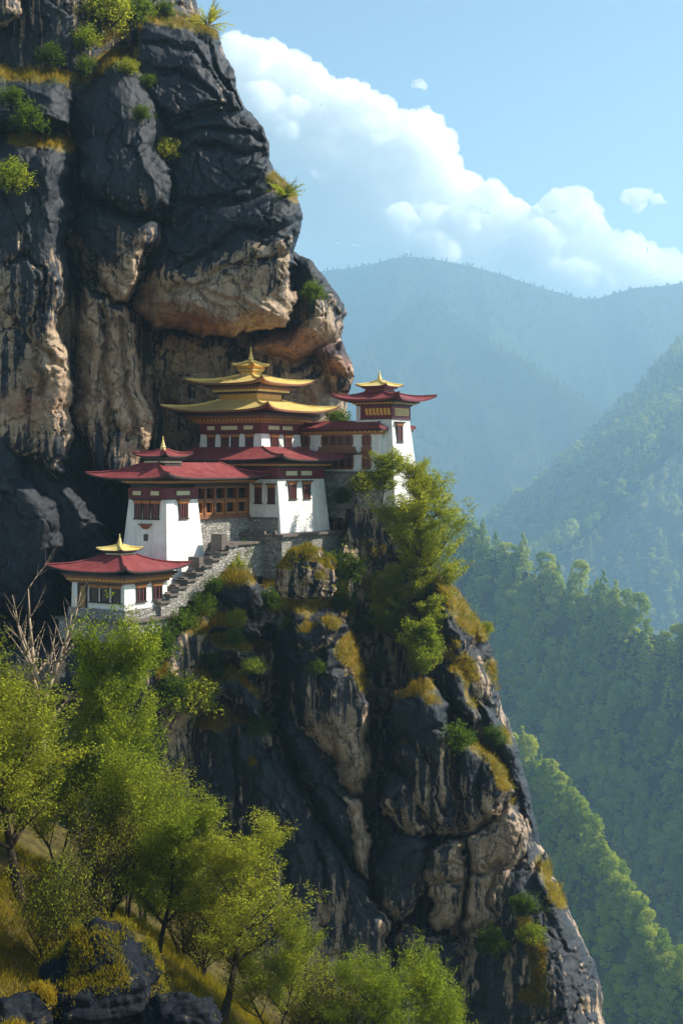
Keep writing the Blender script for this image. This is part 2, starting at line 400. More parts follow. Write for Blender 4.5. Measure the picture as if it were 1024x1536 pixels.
# every bulge: outline, front depth, rounding radius (px), depth gain, tan at top, tan at bottom, tilt (m per 100 px, + = bottom further back), strata angle
BUL = [
 # upper cliff
 ([(208,60),(235,38),(300,34),(330,60),(352,108),(374,158),(394,182),(412,225),(416,250),(447,292),(462,330),(448,370),(444,440),(412,488),(350,508),(290,510),(235,492),(211,459),(222,390),(244,330),(240,240),(212,140)], 115.4, 80, 1.2, -.28, .25, -.35, .35),
 ([(211,50),(232,38),(274,44),(300,66),(318,100),(340,134),(372,160),(340,170),(295,166),(248,178),(215,140),(205,90)], 115.6, 30, .4, -.15, -.05, -2.0, .6),
 ([(262,40),(316,34),(337,66),(350,98),(364,137),(378,162),(345,140),(311,95)], 118.5, 30, .8, -.2, -.1, -2, .9),
 ([(244,176),(295,160),(358,157),(394,182),(408,221),(412,250),(394,288),(337,300),(285,318),(252,290),(240,230)], 115, 36, .4, -.2, -.05, -.8, .25),
 ([(245,250),(300,232),(380,215),(412,240),(420,285),(400,312),(330,326),(270,345),(244,330)], 114.6, 34, .4, -.15, 0, -.6, .3),
 ([(211,459),(220,390),(246,337),(295,308),(369,284),(424,290),(458,314),(462,337),(446,369),(440,453),(411,487),(358,504),(295,508),(237,492)], 113.2, 60, .9, -.25, .55, 1.2, .35),
 ([(262,440),(300,400),(380,372),(436,360),(442,420),(400,470),(330,490),(270,480)], 112.7, 30, .3, .25, .5, 1.0, .4),
 ([(440,378),(466,390),(492,422),(527,470),(519,487),(486,514),(448,535),(401,535),(372,515),(430,462)], 121, 42, 1.3, -.25, .45, .8, .5),
 ([(462,500),(500,505),(520,505),(531,562),(522,592),(498,588),(474,560)], 123.5, 24, 1.2, -.1, .15, 0, 1.2),
 ([(480,515),(512,520),(525,560),(505,575),(485,552)], 122.5, 18, 1.1, .0, .3, 0, 1.2),
 ([(105,137),(137,108),(174,86),(206,98),(234,137),(246,169),(250,221),(249,295),(238,335),(200,329),(158,313),(125,297),(105,221)], 111.5, 62, 1.0, -.28, .02, -.9, .1),
 ([(120,225),(160,200),(215,205),(244,240),(244,300),(205,322),(150,302),(122,280)], 111.1, 40, .35, -.3, .08, -.4, .1),
 ([(103,345),(124,298),(174,314),(237,333),(245,359),(222,401),(205,455),(174,445),(137,415),(118,420),(104,385)], 112.2, 36, 1.3, .0, .5, 1.6, .6),
 ([(130,400),(180,350),(228,352),(212,410),(198,448),(165,440)], 111.9, 26, .4, .2, .6, 1.2, .7),
 ([(108,408),(142,417),(182,447),(207,470),(217,540),(224,625),(217,705),(150,725),(115,645),(106,540)], 113.6, 26, 1.0, .32, .48, .4, .1),
 ([(-90,215),(40,208),(92,212),(112,245),(112,330),(98,390),(92,470),(60,500),(-90,480)], 108.5, 45, 1.2, -.25, .3, -.6, .1),
 ([(-90,360),(30,372),(60,400),(92,470),(97,545),(112,640),(104,730),(62,700),(-90,640)], 108.8, 26, 1.1, .1, .45, .3, .1),
 ([(20,380),(60,372),(88,420),(94,560),(70,600),(20,560)], 108.2, 24, .6, .05, .5, .2, .05),
 ([(-90,110),(60,100),(102,118),(106,190),(40,205),(-90,208)], 110, 36, 1.2, -.3, -.1, -1.6, .2),
 ([(-90,-70),(36,-70),(40,20),(10,34),(-90,30)], 112, 20, 1.0, .2, .45, 0, .1),
 ([(30,620),(64,680),(112,740),(150,790),(180,850),(120,900),(40,800)], 111.6, 24, 1.1, .1, .2, .5, .9),
 ([(-90,640),(20,650),(60,740),(110,830),(90,930),(-90,940)], 109, 30, 1.2, -.2, .1, .6, .9),
 ([(212,476),(290,505),(360,508),(470,530),(500,600),(470,680),(300,650),(226,590)], 126.2, 28, 1.0, .28, .42, 0, .5),
 ([(330,520),(420,515),(480,560),(490,640),(400,660),(340,640)], 125.6, 26, .8, .3, .45, 0, .2),
 # lower crag
 ([(396,925),(440,905),(506,920),(532,965),(547,1023),(553,1091),(567,1150),(556,1182),(540,1193),(514,1190),(485,1146),(437,1091),(422,1030),(398,965)], 103.2, 46, 1.2, -.12, .42, -.5, .1),
 ([(425,925),(500,920),(522,945),(508,985),(470,990),(430,965)], 102.6, 22, 1.1, -.1, .25, 1.0, .5),
 ([(270,1085),(330,1032),(385,1040),(424,1100),(462,1190),(498,1250),(545,1310),(578,1385),(580,1620),(240,1620),(255,1300),(262,1200)], 102.8, 46, 1.1, .05, .34, -.5, .1),
 ([(352,1130),(415,1108),(452,1180),(486,1300),(500,1480),(400,1520),(362,1260)], 101.6, 36, 1.0, -.15, .34, -.4, .1),
 ([(500,1280),(545,1310),(585,1390),(590,1600),(500,1600)], 101.6, 28, 1.0, .1, .4, -.4, .1),
 ([(272,1075),(300,1020),(350,1002),(395,1028),(402,1078),(350,1052),(300,1075)], 102.2, 24, 1.2, -.1, .1, -3.5, .3),
 ([(516,1193),(548,1192),(563,1256),(560,1320),(540,1300),(526,1240)], 104.2, 16, 1.0, .3, .4, 0, .1),
 ([(425,1050),(450,1075),(500,1150),(540,1200),(535,1300),(500,1255),(465,1190),(430,1110)], 104.6, 18, .9, -.3, -.1, 0, .9),
 ([(564,1292),(583,1250),(613,1247),(635,1274),(634,1323),(613,1380),(589,1392),(568,1360)], 103.2, 22, 1.2, -.2, .32, .3, .1),
 ([(580,1049),(632,1025),(672,1063),(678,1110),(680,1252),(644,1252),(613,1201),(592,1134)], 103, 38, 0.66, -.15, .42, -.2, .1),
 ([(676,1090),(700,1095),(722,1112),(749,1158),(766,1197),(743,1228),(692,1255),(681,1250)], 102.8, 34, 0.66, -.15, .45, .2, .1),
 ([(586,1160),(613,1155),(634,1244),(607,1258),(583,1207)], 103.8, 18, 1.0, .15, .3, 0, .1),
 ([(632,1266),(688,1258),(690,1398),(656,1392),(630,1345)], 103.2, 22, 0.55, .42, .48, .3, .1),
 ([(692,1260),(762,1215),(785,1262),(773,1295),(768,1370),(741,1394),(694,1400)], 102.9, 24, 0.55, .4, .48, .3, .1),
 ([(598,1385),(690,1405),(700,1500),(690,1620),(590,1620),(580,1450)], 103.4, 24, 1.0, .15, .3, 0, .1),
 ([(700,1400),(770,1385),(800,1420),(830,1620),(690,1620)], 101.5, 40, 1.2, -.4, -.2, -1, .9),
 # right crest
 ([(648,905),(660,868),(692,884),(714,925),(722,960),(700,1010),(672,1010),(654,960)], 107, 34, 1.4, -.1, .1, -2, 1.1),
 ([(700,940),(722,930),(742,975),(745,1010),(758,1060),(740,1070),(716,1020)], 107.5, 22, 1.4, -.1, .1, -1, 1.1),
 ([(655,1000),(690,985),(712,1030),(725,1085),(708,1092),(676,1060)], 105, 24, 1.3, -.1, .1, -1.5, .8),
 ([(708,1030),(745,1060),(780,1128),(800,1205),(812,1275),(788,1300),(768,1220),(745,1150)], 105.5, 30, 1.4, -.3, -.1, 0, 1.2),
 ([(795,1300),(812,1285),(842,1326),(866,1380),(892,1442),(907,1502),(926,1640),(840,1640),(815,1480),(805,1380)], 100.6, 42, 1.4, .0, .18, -.5, 1.15),
 # ledges under the monastery
 ([(318,880),(345,862),(378,868),(390,892),(384,922),(345,928),(318,905)], 105.2, 22, 1.2, -.15, 0, 0, .3),
 ([(310,920),(372,926),(388,950),(350,965),(312,950)], 104, 16, 1.1, -.05, .1, -4, .2),
 ([(262,948),(330,950),(392,985),(396,1012),(335,1000),(272,990)], 103, 18, 1.1, -.05, .12, -4, .3),
 ([(215,980),(262,985),(300,1015),(285,1060),(225,1060)], 102.2, 20, 1.1, -.05, .1, -3, .3),
]
for (poly, Y0, Rr, k, t0, t1, tilt, an) in BUL:
    pa = np.array(poly); x0, y0 = pa.min(0); x1, y1 = pa.max(0)
    js = slice(max(0, int((x0-40-gx[0])/STEP)), int((x1+40-gx[0])/STEP)+1); is_ = slice(max(0, int((y0-40-gy[0])/STEP)), int((y1+40-gy[0])/STEP)+1)
    X, Yy = WX[is_, js], WY[is_, js]
    d = sdf(poly, X, Yy)
    ds = blur(d, 5); d = np.where(d > 6, d + (ds - d)*sst(6, 24, d), d)
    tt = np.clip(d/Rr, 0, 1)
    prof = 1 - np.sqrt(1 - (1-tt)**2)
    v = np.clip((Yy - y0)/(y1 - y0), 0, 1)
    Yn = Y0 + k*Rr*.055*prof*2.1 + tilt*((Yy - (y0+y1)/2)/100.)
    m = (d > 0) & (Yn < Yd[is_, js])
    Yd[is_, js] = np.where(m, Yn, Yd[is_, js])
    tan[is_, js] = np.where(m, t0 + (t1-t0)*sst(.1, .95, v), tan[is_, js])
    ang[is_, js] = np.where(m, an, ang[is_, js])
# reddish undersides below the great overhang
for cx, cyy, r in ((440,515,55),(505,548,26),(300,490,40),(40,610,40)):
    red = np.maximum(red, np.exp(-(((PX-cx)/r)**2 + ((PY-cyy)/(r*.5))**2)))

# relief on top: layered ripples, blocky facets, fine roughness (all in metres)
sc = .055
ang = np.where(ang <= .16, 1.5, ang)
wV = blur((ang > 1.3).astype(float), 7); wC = blur(((ang > .75) & (ang <= 1.3)).astype(float), 7); wS = np.clip(1 - wV - wC, 0, 1)
def grain(fa, fb, seed, oct=4):
    t = 0
    for w, an in ((wV, 1.5), (wC, 1.05), (wS, .33)):
        U = (WX*np.cos(an) + WY*np.sin(an))*sc; V = (-WX*np.sin(an) + WY*np.cos(an))*sc
        t = t + w*ridged(U*fa, V*fb, seed, oct)
    return t
lay = grain(.07, .5, 21)
Yd = Yd - (.62 - .3*sst(560, 620, PX)*sst(1000, 1060, PY))*(lay - .5)
Yd = Yd + .30*fbm(PX*sc*.25, PY*sc*.12, seed=31, oct=4, gain=.5)
def groove(lines, w, dep):
    d = np.full(PX.shape, 1e9)
    for ln in lines:
        for (x0, y0), (x1, y1) in zip(ln[:-1], ln[1:]):
            ex, ey = x1-x0, y1-y0; t_ = np.clip(((WX-x0)*ex+(WY-y0)*ey)/(ex*ex+ey*ey), 0, 1)
            d = np.minimum(d, np.hypot(WX-x0-t_*ex, WY-y0-t_*ey))
    return dep*np.exp(-(d/w)**1.4)
GRV = [[(246,172),(300,158),(362,162)],[(250,206),(320,196),(372,202),(404,226)],[(248,236),(330,222),(402,240)],[(255,292),(300,300),(350,286),(412,258)],[(250,330),(290,310),(350,300),(425,300)],
       [(270,400),(330,372),(400,352),(452,340)],[(255,440),(310,425),(370,400),(440,385)],[(225,70),(280,76),(318,112),(352,160)],[(240,110),(290,112),(330,150)],[(103,335),(150,312),(200,330),(238,338)],
       [(14,400),(40,380),(60,400),(70,450)],[(110,415),(160,440),(205,470)],[(30,480),(60,520),(92,560)],[(150,460),(150,560),(165,640),(160,720)],[(185,480),(195,560),(190,650)],[(60,420),(50,520),(60,600)],
       [(345,1110),(352,1200),(348,1330)],[(400,1110),(440,1190),(470,1290),(478,1420)],[(420,1250),(430,1340),(420,1450)],[(490,990),(480,1060),(500,1150)],[(679,1105),(680,1180),(684,1260),(690,1330),(690,1400)],
       [(640,1180),(650,1250)],[(640,1330),(700,1310),(780,1290)],[(590,1110),(640,1150),(660,1220)],[(720,1130),(716,1200),(720,1245)],[(745,1290),(735,1340),(740,1390)]]
Yd = Yd + groove(GRV, 4.5, .9)
def cells(x, y, seed):
    ix = np.floor(x).astype(np.int64); iy = np.floor(y).astype(np.int64); z0 = np.zeros_like(ix)
    b1 = np.full(x.shape, 9.); b2 = np.full(x.shape, 9.); val = np.zeros(x.shape); gxx = np.zeros(x.shape); gyy = np.zeros(x.shape)
    for dx in (-1, 0, 1):
        for dy in (-1, 0, 1):
            cx, cyy = ix+dx, iy+dy
            px = cx + _h(cx, cyy, z0, seed); py = cyy + _h(cx, cyy, z0+1, seed)
            d = np.hypot(x-px, y-py); hv = _h(cx, cyy, z0+2, seed); n = d < b1
            b2 = np.where(n, b1, np.minimum(b2, d))
            val = np.where(n, hv, val); gxx = np.where(n, (x-px)*(_h(cx,cyy,z0+3,seed)-.5), gxx); gyy = np.where(n, (y-py)*(_h(cx,cyy,z0+4,seed)-.5), gyy)
            b1 = np.where(n, d, b1)
    return val, gxx, gyy, b2 - b1
cxw = WX*sc + .8*fbm(PX*sc*.5, PY*sc*.5, seed=41, oct=3); cyw = WY*sc + .8*fbm(PX*sc*.5, PY*sc*.5, seed=44, oct=3)
v1, g1, h1, e1 = cells(cxw/2.9, cyw/6.0, 51)
Yd = Yd + .22*(v1-.5) + .2*g1 + .22*h1 + .4*np.exp(-(e1/.03)**2)
v2, g2, h2, e2 = cells(cxw/1.2 + 5, cyw/2.0, 57)
Yd = Yd + .03*(v2-.5) + .07*g2 + .08*h2 + .05*np.exp(-(e2/.06)**2)
Yd = Yd - .24*(grain(.3, 1.6, 61) - .5) + .06*fbm(PX*sc*1.4, PY*sc*1.1, seed=71, oct=4, gain=.6)

# keep the rock clear of walls that stand in front of it
inside = dS > -STEP*1.6
gyS, gxS = np.gradient(dS, STEP)
nl = np.hypot(gxS, gyS) + 1e-6
out = dS < 0
ko = np.clip(-dS/(2.4*STEP), 0, 1)
Yfin = np.where(out, Yd + 3 + 26*ko, Yd)
SX = np.where(out, PX + (9*ko - dS)*gxS/nl, PX); SY = np.where(out, PY + (9*ko - dS)*gyS/nl, PY)

Xw = (SX-512)*Yfin/F; Zw = (HZ-SY)*Yfin/F
Vc = np.stack([Xw, Yfin, Zw], -1)

# normals -> ledges
dXr = np.gradient(Vc, axis=1); dYr = np.gradient(Vc, axis=0)
Nn = np.cross(dXr.reshape(-1,3), dYr.reshape(-1,3)).reshape(NR, NC, 3); Nn /= np.linalg.norm(Nn, axis=-1, keepdims=True) + 1e-9
Nn = np.where((Nn[..., 1:2] > 0), -Nn, Nn)
up = blur(Nn[..., 2], 3)
def near(lines, w):
    d = np.full(PX.shape, 1e9)
    for ln in lines:
        for (x0, y0), (x1, y1) in zip(ln[:-1], ln[1:]):
            ex, ey = x1-x0, y1-y0; t_ = np.clip(((PX-x0)*ex+(PY-y0)*ey)/(ex*ex+ey*ey), 0, 1)
            d = np.minimum(d, np.hypot(PX-x0-t_*ex, PY-y0-t_*ey))
    return np.exp(-(d/w)**2)
MOSS = [[(660,872),(698,928),(722,950)],[(680,975),(702,1002),(712,1050)],[(738,1000),(750,1022)],[(705,1108),(745,1140),(762,1195)],[(814,1293),(842,1350)],
        [(785,1388),(806,1430),(806,1480)],[(300,1012),(365,1008),(398,1042)],[(272,1075),(330,1085)],[(495,928),(516,985)],[(515,940),(548,1025)],[(410,905),(520,915)],
        [(0,108),(95,112)],[(20,203),(104,215)],[(112,122),(160,88),(195,82)],[(232,24),(272,30)],[(288,34),(338,46)],[(330,960),(392,968)],[(240,935),(300,940)],
        [(590,1035),(640,1030)],[(560,880),(640,1000)],[(410,270),(445,292)],[(232,945),(250,1040)],[(340,870),(400,860)],[(790,1490),(812,1500)],[(150,60),(200,40)]]
moss = .85*near(MOSS, 11) + .35*near(MOSS, 30)
ledge = sst(.25, .6, up)*sst(-.1, .3, fbm(PX*sc*.3, PY*sc*.3, seed=81, oct=3))
moss = np.maximum(moss*sst(-.25, .15, up), ledge*.75*np.maximum(sst(760, 850, PY)*(1-sst(1120,1240,PY)), 1-sst(60,130,PY)))
moss = np.maximum(moss, .38*np.exp(-(((PX-560)/75)**2 + ((PY-830)/95)**2))*sst(-.4,.1,up))
moss = np.maximum(moss, .62*np.exp(-(((PX-320)/70)**2 + ((PY-930)/55)**2))*sst(-.1,.3,up))
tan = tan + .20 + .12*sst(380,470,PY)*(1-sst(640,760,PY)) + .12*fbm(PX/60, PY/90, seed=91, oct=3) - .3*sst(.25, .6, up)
tan = tan - .55*sst(590, 720, PY)*(1-sst(150, 250, PX))*(1-sst(950, 990, PY))  # deep shadow behind the shrine painted in: tan rock turned dark here

idx = np.arange(NR*NC).reshape(NR, NC)
q = np.stack([idx[:-1,:-1], idx[1:,:-1], idx[1:,1:], idx[:-1,1:]], -1).reshape(-1, 4)
any_in = (dS.ravel()[q] > 0).any(1); all_ok = (dS.ravel()[q] > -STEP*3).all(1)
q = q[any_in & all_ok]
used = np.unique(q); remap = np.full(NR*NC, -1); remap[used] = np.arange(len(used))
me = np_mesh('cliff', Vc.reshape(-1,3)[used], remap[q], True)
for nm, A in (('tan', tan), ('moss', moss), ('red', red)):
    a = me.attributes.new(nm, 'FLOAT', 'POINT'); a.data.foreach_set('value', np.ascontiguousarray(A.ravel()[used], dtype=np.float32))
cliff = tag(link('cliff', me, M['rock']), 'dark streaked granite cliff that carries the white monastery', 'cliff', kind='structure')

def depth_at(px, py):
    j = int(np.clip(round((px-gx[0])/STEP), 0, NC-1)); i = int(np.clip(round((py-gy[0])/STEP), 0, NR-1))
    return float(Yd[i, j])

def blades(pos, nrm, n_per, L, w, rng, lean=0.6, droop=0.0):
    """grass blades as slim triangles, as numpy arrays"""
    c = np.repeat(pos, n_per, 0); nn = np.repeat(nrm, n_per, 0); n = len(c)
    c = c + rng.normal(0, .10, (n, 3))
    d = nn*.5 + np.array([0, 0, .8]) + rng.normal(0, lean*.6, (n, 3)); d[:, 2] -= droop; d /= np.linalg.norm(d, axis=1, keepdims=True)
    l = L*rng.uniform(.5, 1.2, (n, 1)); s = np.cross(d, rng.normal(0, 1, (n, 3))); s /= np.linalg.norm(s, axis=1, keepdims=True) + 1e-9
    V = np.stack([c - s*w, c + s*w, c + d*l], 1).reshape(-1, 3)
    return V, np.arange(3*n).reshape(-1, 3)
rng = np.random.default_rng(5)
sel = (moss.ravel() + .35*fbm(PX*sc*1.3, PY*sc*1.3, seed=95, oct=3).ravel() > .62) & (dS.ravel() > 0) & (Nn[..., 2].ravel() > -.1) & ((PY.ravel() > 742) | (PY.ravel() < 300))
ids = np.nonzero(sel)[0]
if len(ids) > 26000: ids = rng.choice(ids, 26000, replace=False)
Vb, Fb = blades(Vc.reshape(-1,3)[ids], Nn.reshape(-1,3)[ids], 4, .42, .022, rng, .7, .15)
tag(link('ledge_grass', np_mesh('ledge_grass', Vb, Fb), M['greengrass']), 'golden and green grass tufts growing on the ledges of the cliff', 'grass', kind='stuff')
# ------------------------------------------------------------------ monastery buildings; all share one plan grid turned 32 degrees
TH = math.radians(32.0); CT, ST = math.cos(TH), math.sin(TH)
O = (-13.1, 105.0)
def G(a, b, z=0.0): return Vector((O[0] + CT*a + ST*b, O[1] - ST*a + CT*b, z))

class Bld:
    def __init__(s, name, label, cat, a, b, z, group=None):
        s.o = (a, b, z); s.root = empty(name, G(a, b, z), -TH); tag(s.root, label, cat, group)
    def mb(s): 
        oa, ob, oz = s.o
        return MB(lambda x, y, z: (x-oa, y-ob, z-oz))
    def put(s, name, mb, mat, parent=None, smooth=False, label=None):
        o = link(name, mb.mesh(name, smooth), mat, parent or s.root)
        if label: o['label'] = label
        return o
    def face(s, side, plane):
        """mesh builder in face coordinates: u along the face, v out of the wall, z up"""
        oa, ob, oz = s.o
        if side == 'L': return MB(lambda u, n, z: (u-oa, plane-n-ob, z-oz))
        return MB(lambda u, n, z: (plane+n-oa, u-ob, z-oz))
    # ---- wall block with inward lean
    def walls(s, a0, a1, b0, b1, z0, z1, bat, mat='plaster', name='wall'):
        k = bat*(z1-z0); m = s.mb()
        m.frus((a0-k, a1+k, b0-k, b1+k, z0), (a0, a1, b0, b1, z1)); return s.put(name, m, M[mat])
    def window(s, side, plane, u, z0, w, h, bars=3, lint=1.0, big=False):
        f = s.face(side, plane)
        f.box(u-w/2-.09, u-w/2, -.35, .07, z0, z0+h); f.box(u+w/2, u+w/2+.09, -.35, .07, z0, z0+h)
        f.box(u-w/2, u+w/2, -.35, .06, z0+h-.07, z0+h-.002); f.box(u-w/2, u+w/2, -.35, .06, z0+.002, z0+.06)
        fr = s.put('window', f, M['wooddark'])
        g = s.face(side, plane); g.box(u-w/2, u+w/2, -.38, .012, z0, z0+h); s.put('pane', g, M['glass'], fr)
        if bars:
            g = s.face(side, plane)
            for i in range(bars):
                x = u - w/2 + w*(i+.5)/bars; g.box(x-.045, x+.045, -.3, .045, z0+.02, z0+h-.02)
            s.put('lattice', g, M['bars'], fr)
        e = .13*lint
        g = s.face(side, plane); g.frus((u-w/2-.09, u+w/2+.09, -.35, .10, z0+h), (u-w/2-e-.07, u+w/2+e+.07, -.35, .16, z0+h+.24)); s.put('lintel', g, M['woodlight'], fr)
        g = s.face(side, plane); g.box(u-w/2-e-.16, u+w/2+e+.16, -.35, .24, z0+h+.242, z0+h+.34); s.put('hood', g, M['wooddark'], fr)
        g = s.face(side, plane); g.box(u-w/2-.16, u+w/2+.16, -.35, .13, z0-.10, z0-.002); s.put('sill', g, M['wooddark'], fr)
        return fr
    def panels(s, side, plane, spans, z0, z1):
        for u0, u1 in spans:
            f = s.face(side, plane); f.box(u0-.05, u1+.05, -.1, .03, z0-.05, z1+.05); p = s.put('frieze_panel', f, M['wooddark'])
            f = s.face(side, plane); f.box(u0, u1, -.05, .05, z0, z1); s.put('panel_board', f, M['cream'], p)
    def frieze(s, a0, a1, b0, b1, z0, z1, ex=.05):
        m = s.mb(); m.box(a0-ex, a1+ex, b0-ex, b1+ex, z0, z1); r = s.put('frieze', m, M['red'])
        m = s.mb(); m.box(a0-ex-.05, a1+ex+.05, b0-ex-.05, b1+ex+.05, z0-.07, z0-.002); s.put('frieze_band', m, M['wooddark'], r)
    def cornice(s, a0, a1, b0, b1, z0, z1, grow, mats=('wood', 'woodlight', 'wooddark'), dent='golddeep', dsp=.34):
        n = len(mats); dz = (z1-z0)/n
        for i, mt in enumerate(mats):
            e = .06 + grow*(i+.6)/n; m = s.mb()
            m.box(a0-e, a1+e, b0-e, b1+e, z0+i*dz+.001, z0+(i+1)*dz-.001); c = s.put('cornice', m, M[mt])
            if i == 1 and dent:
                d = s.mb(); zz0, zz1 = z0+i*dz+.03, z0+(i+1)*dz-.03
                x = a0-e+.1
                while x < a1+e-.05: d.box(x, x+dsp*.5, b0-e-.05, b0-e+.02, zz0, zz1); x += dsp
                y = b0-e+.1
                while y < b1+e-.05: d.box(a1+e-.02, a1+e+.05, y, y+dsp*.5, zz0, zz1); y += dsp
                d.box(a0-e-.03, a1+e+.03, b0-e-.03, b1+e+.03, zz0-.028, zz0-.001)
                s.put('dentils', d, M[dent], c)
    def roof(s, a0, a1, b0, b1, z, rise, inner, lift=.35, ext=.3, mat='roofred', th=.13, seams=0, soffit=None, fas='wooddark', name='roof'):
        """flared hip roof: eave rectangle, rise, inner rectangle (ridge or platform), corners swept up and out"""
        i0, i1, j0, j1 = inner; ns, nt_ = 28, 9
        crn = [(a0,b0),(a1,b0),(a1,b1),(a0,b1)]; icr = [(i0,j0),(i1,j0),(i1,j1),(i0,j1)]; dg = [(-1,-1),(1,-1),(1,1),(-1,1)]
        def pt(k, sx, t, dz=0.0, shrink=0.0):
            p, q = crn[k], crn[(k+1) % 4]; ip, iq = icr[k], icr[(k+1) % 4]
            w = (sx+1)/2
            x = (p[0]*(1-w)+q[0]*w)*(1-t) + (ip[0]*(1-w)+iq[0]*w)*t; y = (p[1]*(1-w)+q[1]*w)*(1-t) + (ip[1]*(1-w)+iq[1]*w)*t
            c = abs(sx)**7*(1-t)**3; dd = dg[k] if sx < 0 else dg[(k+1) % 4]
            x += dd[0]*ext*c; y += dd[1]*ext*c
            zz = z + rise*(.62*t + .38*t*t) + lift*(.55*abs(sx)**3 + .45*abs(sx)**9)*(1-t)**2.2
            return (x, y, zz + dz)
        top = s.mb(); und = s.mb()
        ss = [math.copysign(1-(1-abs(x))**1.6, x) for x in [-1+2*i/ns for i in range(ns+1)]]
        for k in range(4):
            vs = [pt(k, sx, j/nt_) for j in range(nt_+1) for sx in ss]; W = ns+1
            top.add(vs, [(j*W+i, j*W+i+1, (j+1)*W+i+1, (j+1)*W+i) for j in range(nt_) for i in range(ns)])
            # fascia and soffit
            vs = [pt(k, sx, 0) for sx in ss] + [pt(k, sx, 0, -th) for sx in ss] + [pt(k, sx, .62, -th - .04 - rise*.55) for sx in ss]
            und.add(vs, [(W+i, W+i+1, i+1, i) for i in range(ns)] + [(2*W+i, 2*W+i+1, W+i+1, W+i) for i in range(ns)])
        top.add([pt(k, -1, 1) for k in range(4)], [(0, 1, 2, 3)])
        r = s.put(name, top, M[mat], None, True)
        r.data.polygons.foreach_set('use_smooth', np.ones(len(r.data.polygons), dtype=bool))
        s.put('eave', und, M[fas], r, False)
        for k in range(4):
            h = s.mb(); pr = None
            for j in range(11):
                p = Vector(pt(k, -1, j/10)); p.z += .03
                if pr is not None: h.tube(pr, p, .075 if j > 1 else .05, .075, 5)
                pr = p
            s.put('hip_ridge', h, M['gold' if mat == 'gold' else 'roofred'], r)
        return r
    def finial(s, a, b, z, h, r, name='finial'):
        pr = [(.75,0),(.8,.05),(.5,.09),(.62,.14),(.72,.2),(.62,.27),(.36,.32),(.46,.37),(.5,.43),(.36,.49),(.22,.54),(.3,.58),(.32,.62),(.17,.68),(.13,.8),(.15,.86),(.05,1.0)]
        m = s.mb(); m.lathe([(q*r, z + v*h) for q, v in pr], a, b); s.put(name, m, M['gold'], None, True)

# ---- small shrine at the foot
B = Bld('shrine', 'small white shrine with flared red roof and tiny gold cap, lowest of the buildings', 'shrine', -.9, -4.2, -12.6)
a0, a1, b0, b1 = -3.35, 1.58, -6.6, -1.9
m = B.mb(); m.box(a0-.75, a1+.75, b0-.6, b1+.5, -12.4, -11.0); pl = B.put('plinth', m, M['stone'])
m = B.mb(); m.box(a0-.95, a1+.95, b0-.8, b1+.62, -10.998, -10.82); B.put('coping', m, M['slate'], pl)
m = B.mb(); m.box(a0-.22, a1+.22, b0-.22, b1+.22, -10.818, -10.12); B.put('stone_base', m, M['stone'])
B.walls(a0, a1, b0, b1, -10.118, -8.32, .02)
pL, pR = b0-.03, a1+.03
for u in (-1.22, -.21, .85): B.window('L', pL, u, -9.62, .62, .98, 0, .5)
for u in (-4.85, -3.05): B.window('R', pR, u, -9.62, .86, .98, 2, .5)
f = B.face('L', pL); f.box(-2.75, -2.58, -.3, .08, -10.11, -8.34); f.box(-2.02, -1.85, -.3, .08, -10.11, -8.34); f.box(-2.58, -2.02, -.3, .07, -8.55, -8.34); dr = B.put('door', f, M['wooddark'])
f = B.face('L', pL); f.box(-2.58, -2.02, -.3, .03, -10.11, -8.55); B.put('door_leaf', f, M['door'], dr)
B.cornice(a0, a1, b0, b1, -8.318, -7.62, .55, ('wood', 'woodlight', 'wood', 'wooddark'), 'golddeep')
B.roof(a0-1.0, a1+1.0, b0-1.0, b1+1.0, -7.42, 1.02, (-1.75, -.05, -5.05, -3.45), .42, .35, seams=1)
m = B.mb(); m.box(-1.6, -.2, -4.95, -3.55, -6.5, -6.2); m.box(-1.78, -.02, -5.13, -3.37, -6.199, -6.1); nk = B.put('cap_neck', m, M['wooddark'])
m = B.mb(); m.box(-1.62, -.18, -4.97, -3.53, -6.36, -6.28); B.put('neck_band', m, M['cream'], nk)
B.roof(-2.0, .2, -5.35, -3.15, -6.05, .36, (-1.05, -.75, -4.4, -4.1), .14, .1, 'gold', .08, name='cap_roof')
B.finial(-.9, -4.25, -5.72, .85, .26)

# ---- left tower with the long red roof, and the glazed gallery behind it
B = Bld('tower_house', 'tapering white tower with glazed timber gallery under one long red roof', 'building', -2.0, 2.0, -10.2)
a0, a1, b0, b1 = -3.75, -.12, .1, 3.9
zt = -2.42; bat = .085
B.walls(a0, a1, b0, b1, -10.2, zt, bat)
pl_at = lambda z: bat*(zt-z)
for u in (-2.72, -1.88, -1.04): B.window('L', b0-pl_at(-3.95), u, -3.92, .52, 1.12, 3, .5)
B.window('R', a1+pl_at(-3.95), 2.0, -3.92, .85, 1.12, 3, 1.0)
f = B.face('L', b0-pl_at(-4.6)); f.frus((-2.05, -1.72, -.2, .18, -4.72), (-2.33, -1.43, -.2, .3, -4.42)); f.box(-2.42, -1.34, -.2, .34, -4.418, -4.3); B.put('corbel', f, M['wood'])
f = B.face('L', b0-pl_at(-5.6)); f.box(-2.07, -1.67, -.2, .02, -5.62, -5.1); B.put('vent_opening', f, M['glass'])
B.frieze(a0, a1, b0, b1, zt+.002, -1.62)
B.panels('L', b0-.05, [(-3.3, -2.5), (-1.55, -.75)], -2.17, -1.85); B.panels('R', a1+.05, [(1.25, 2.85)], -2.17, -1.85)
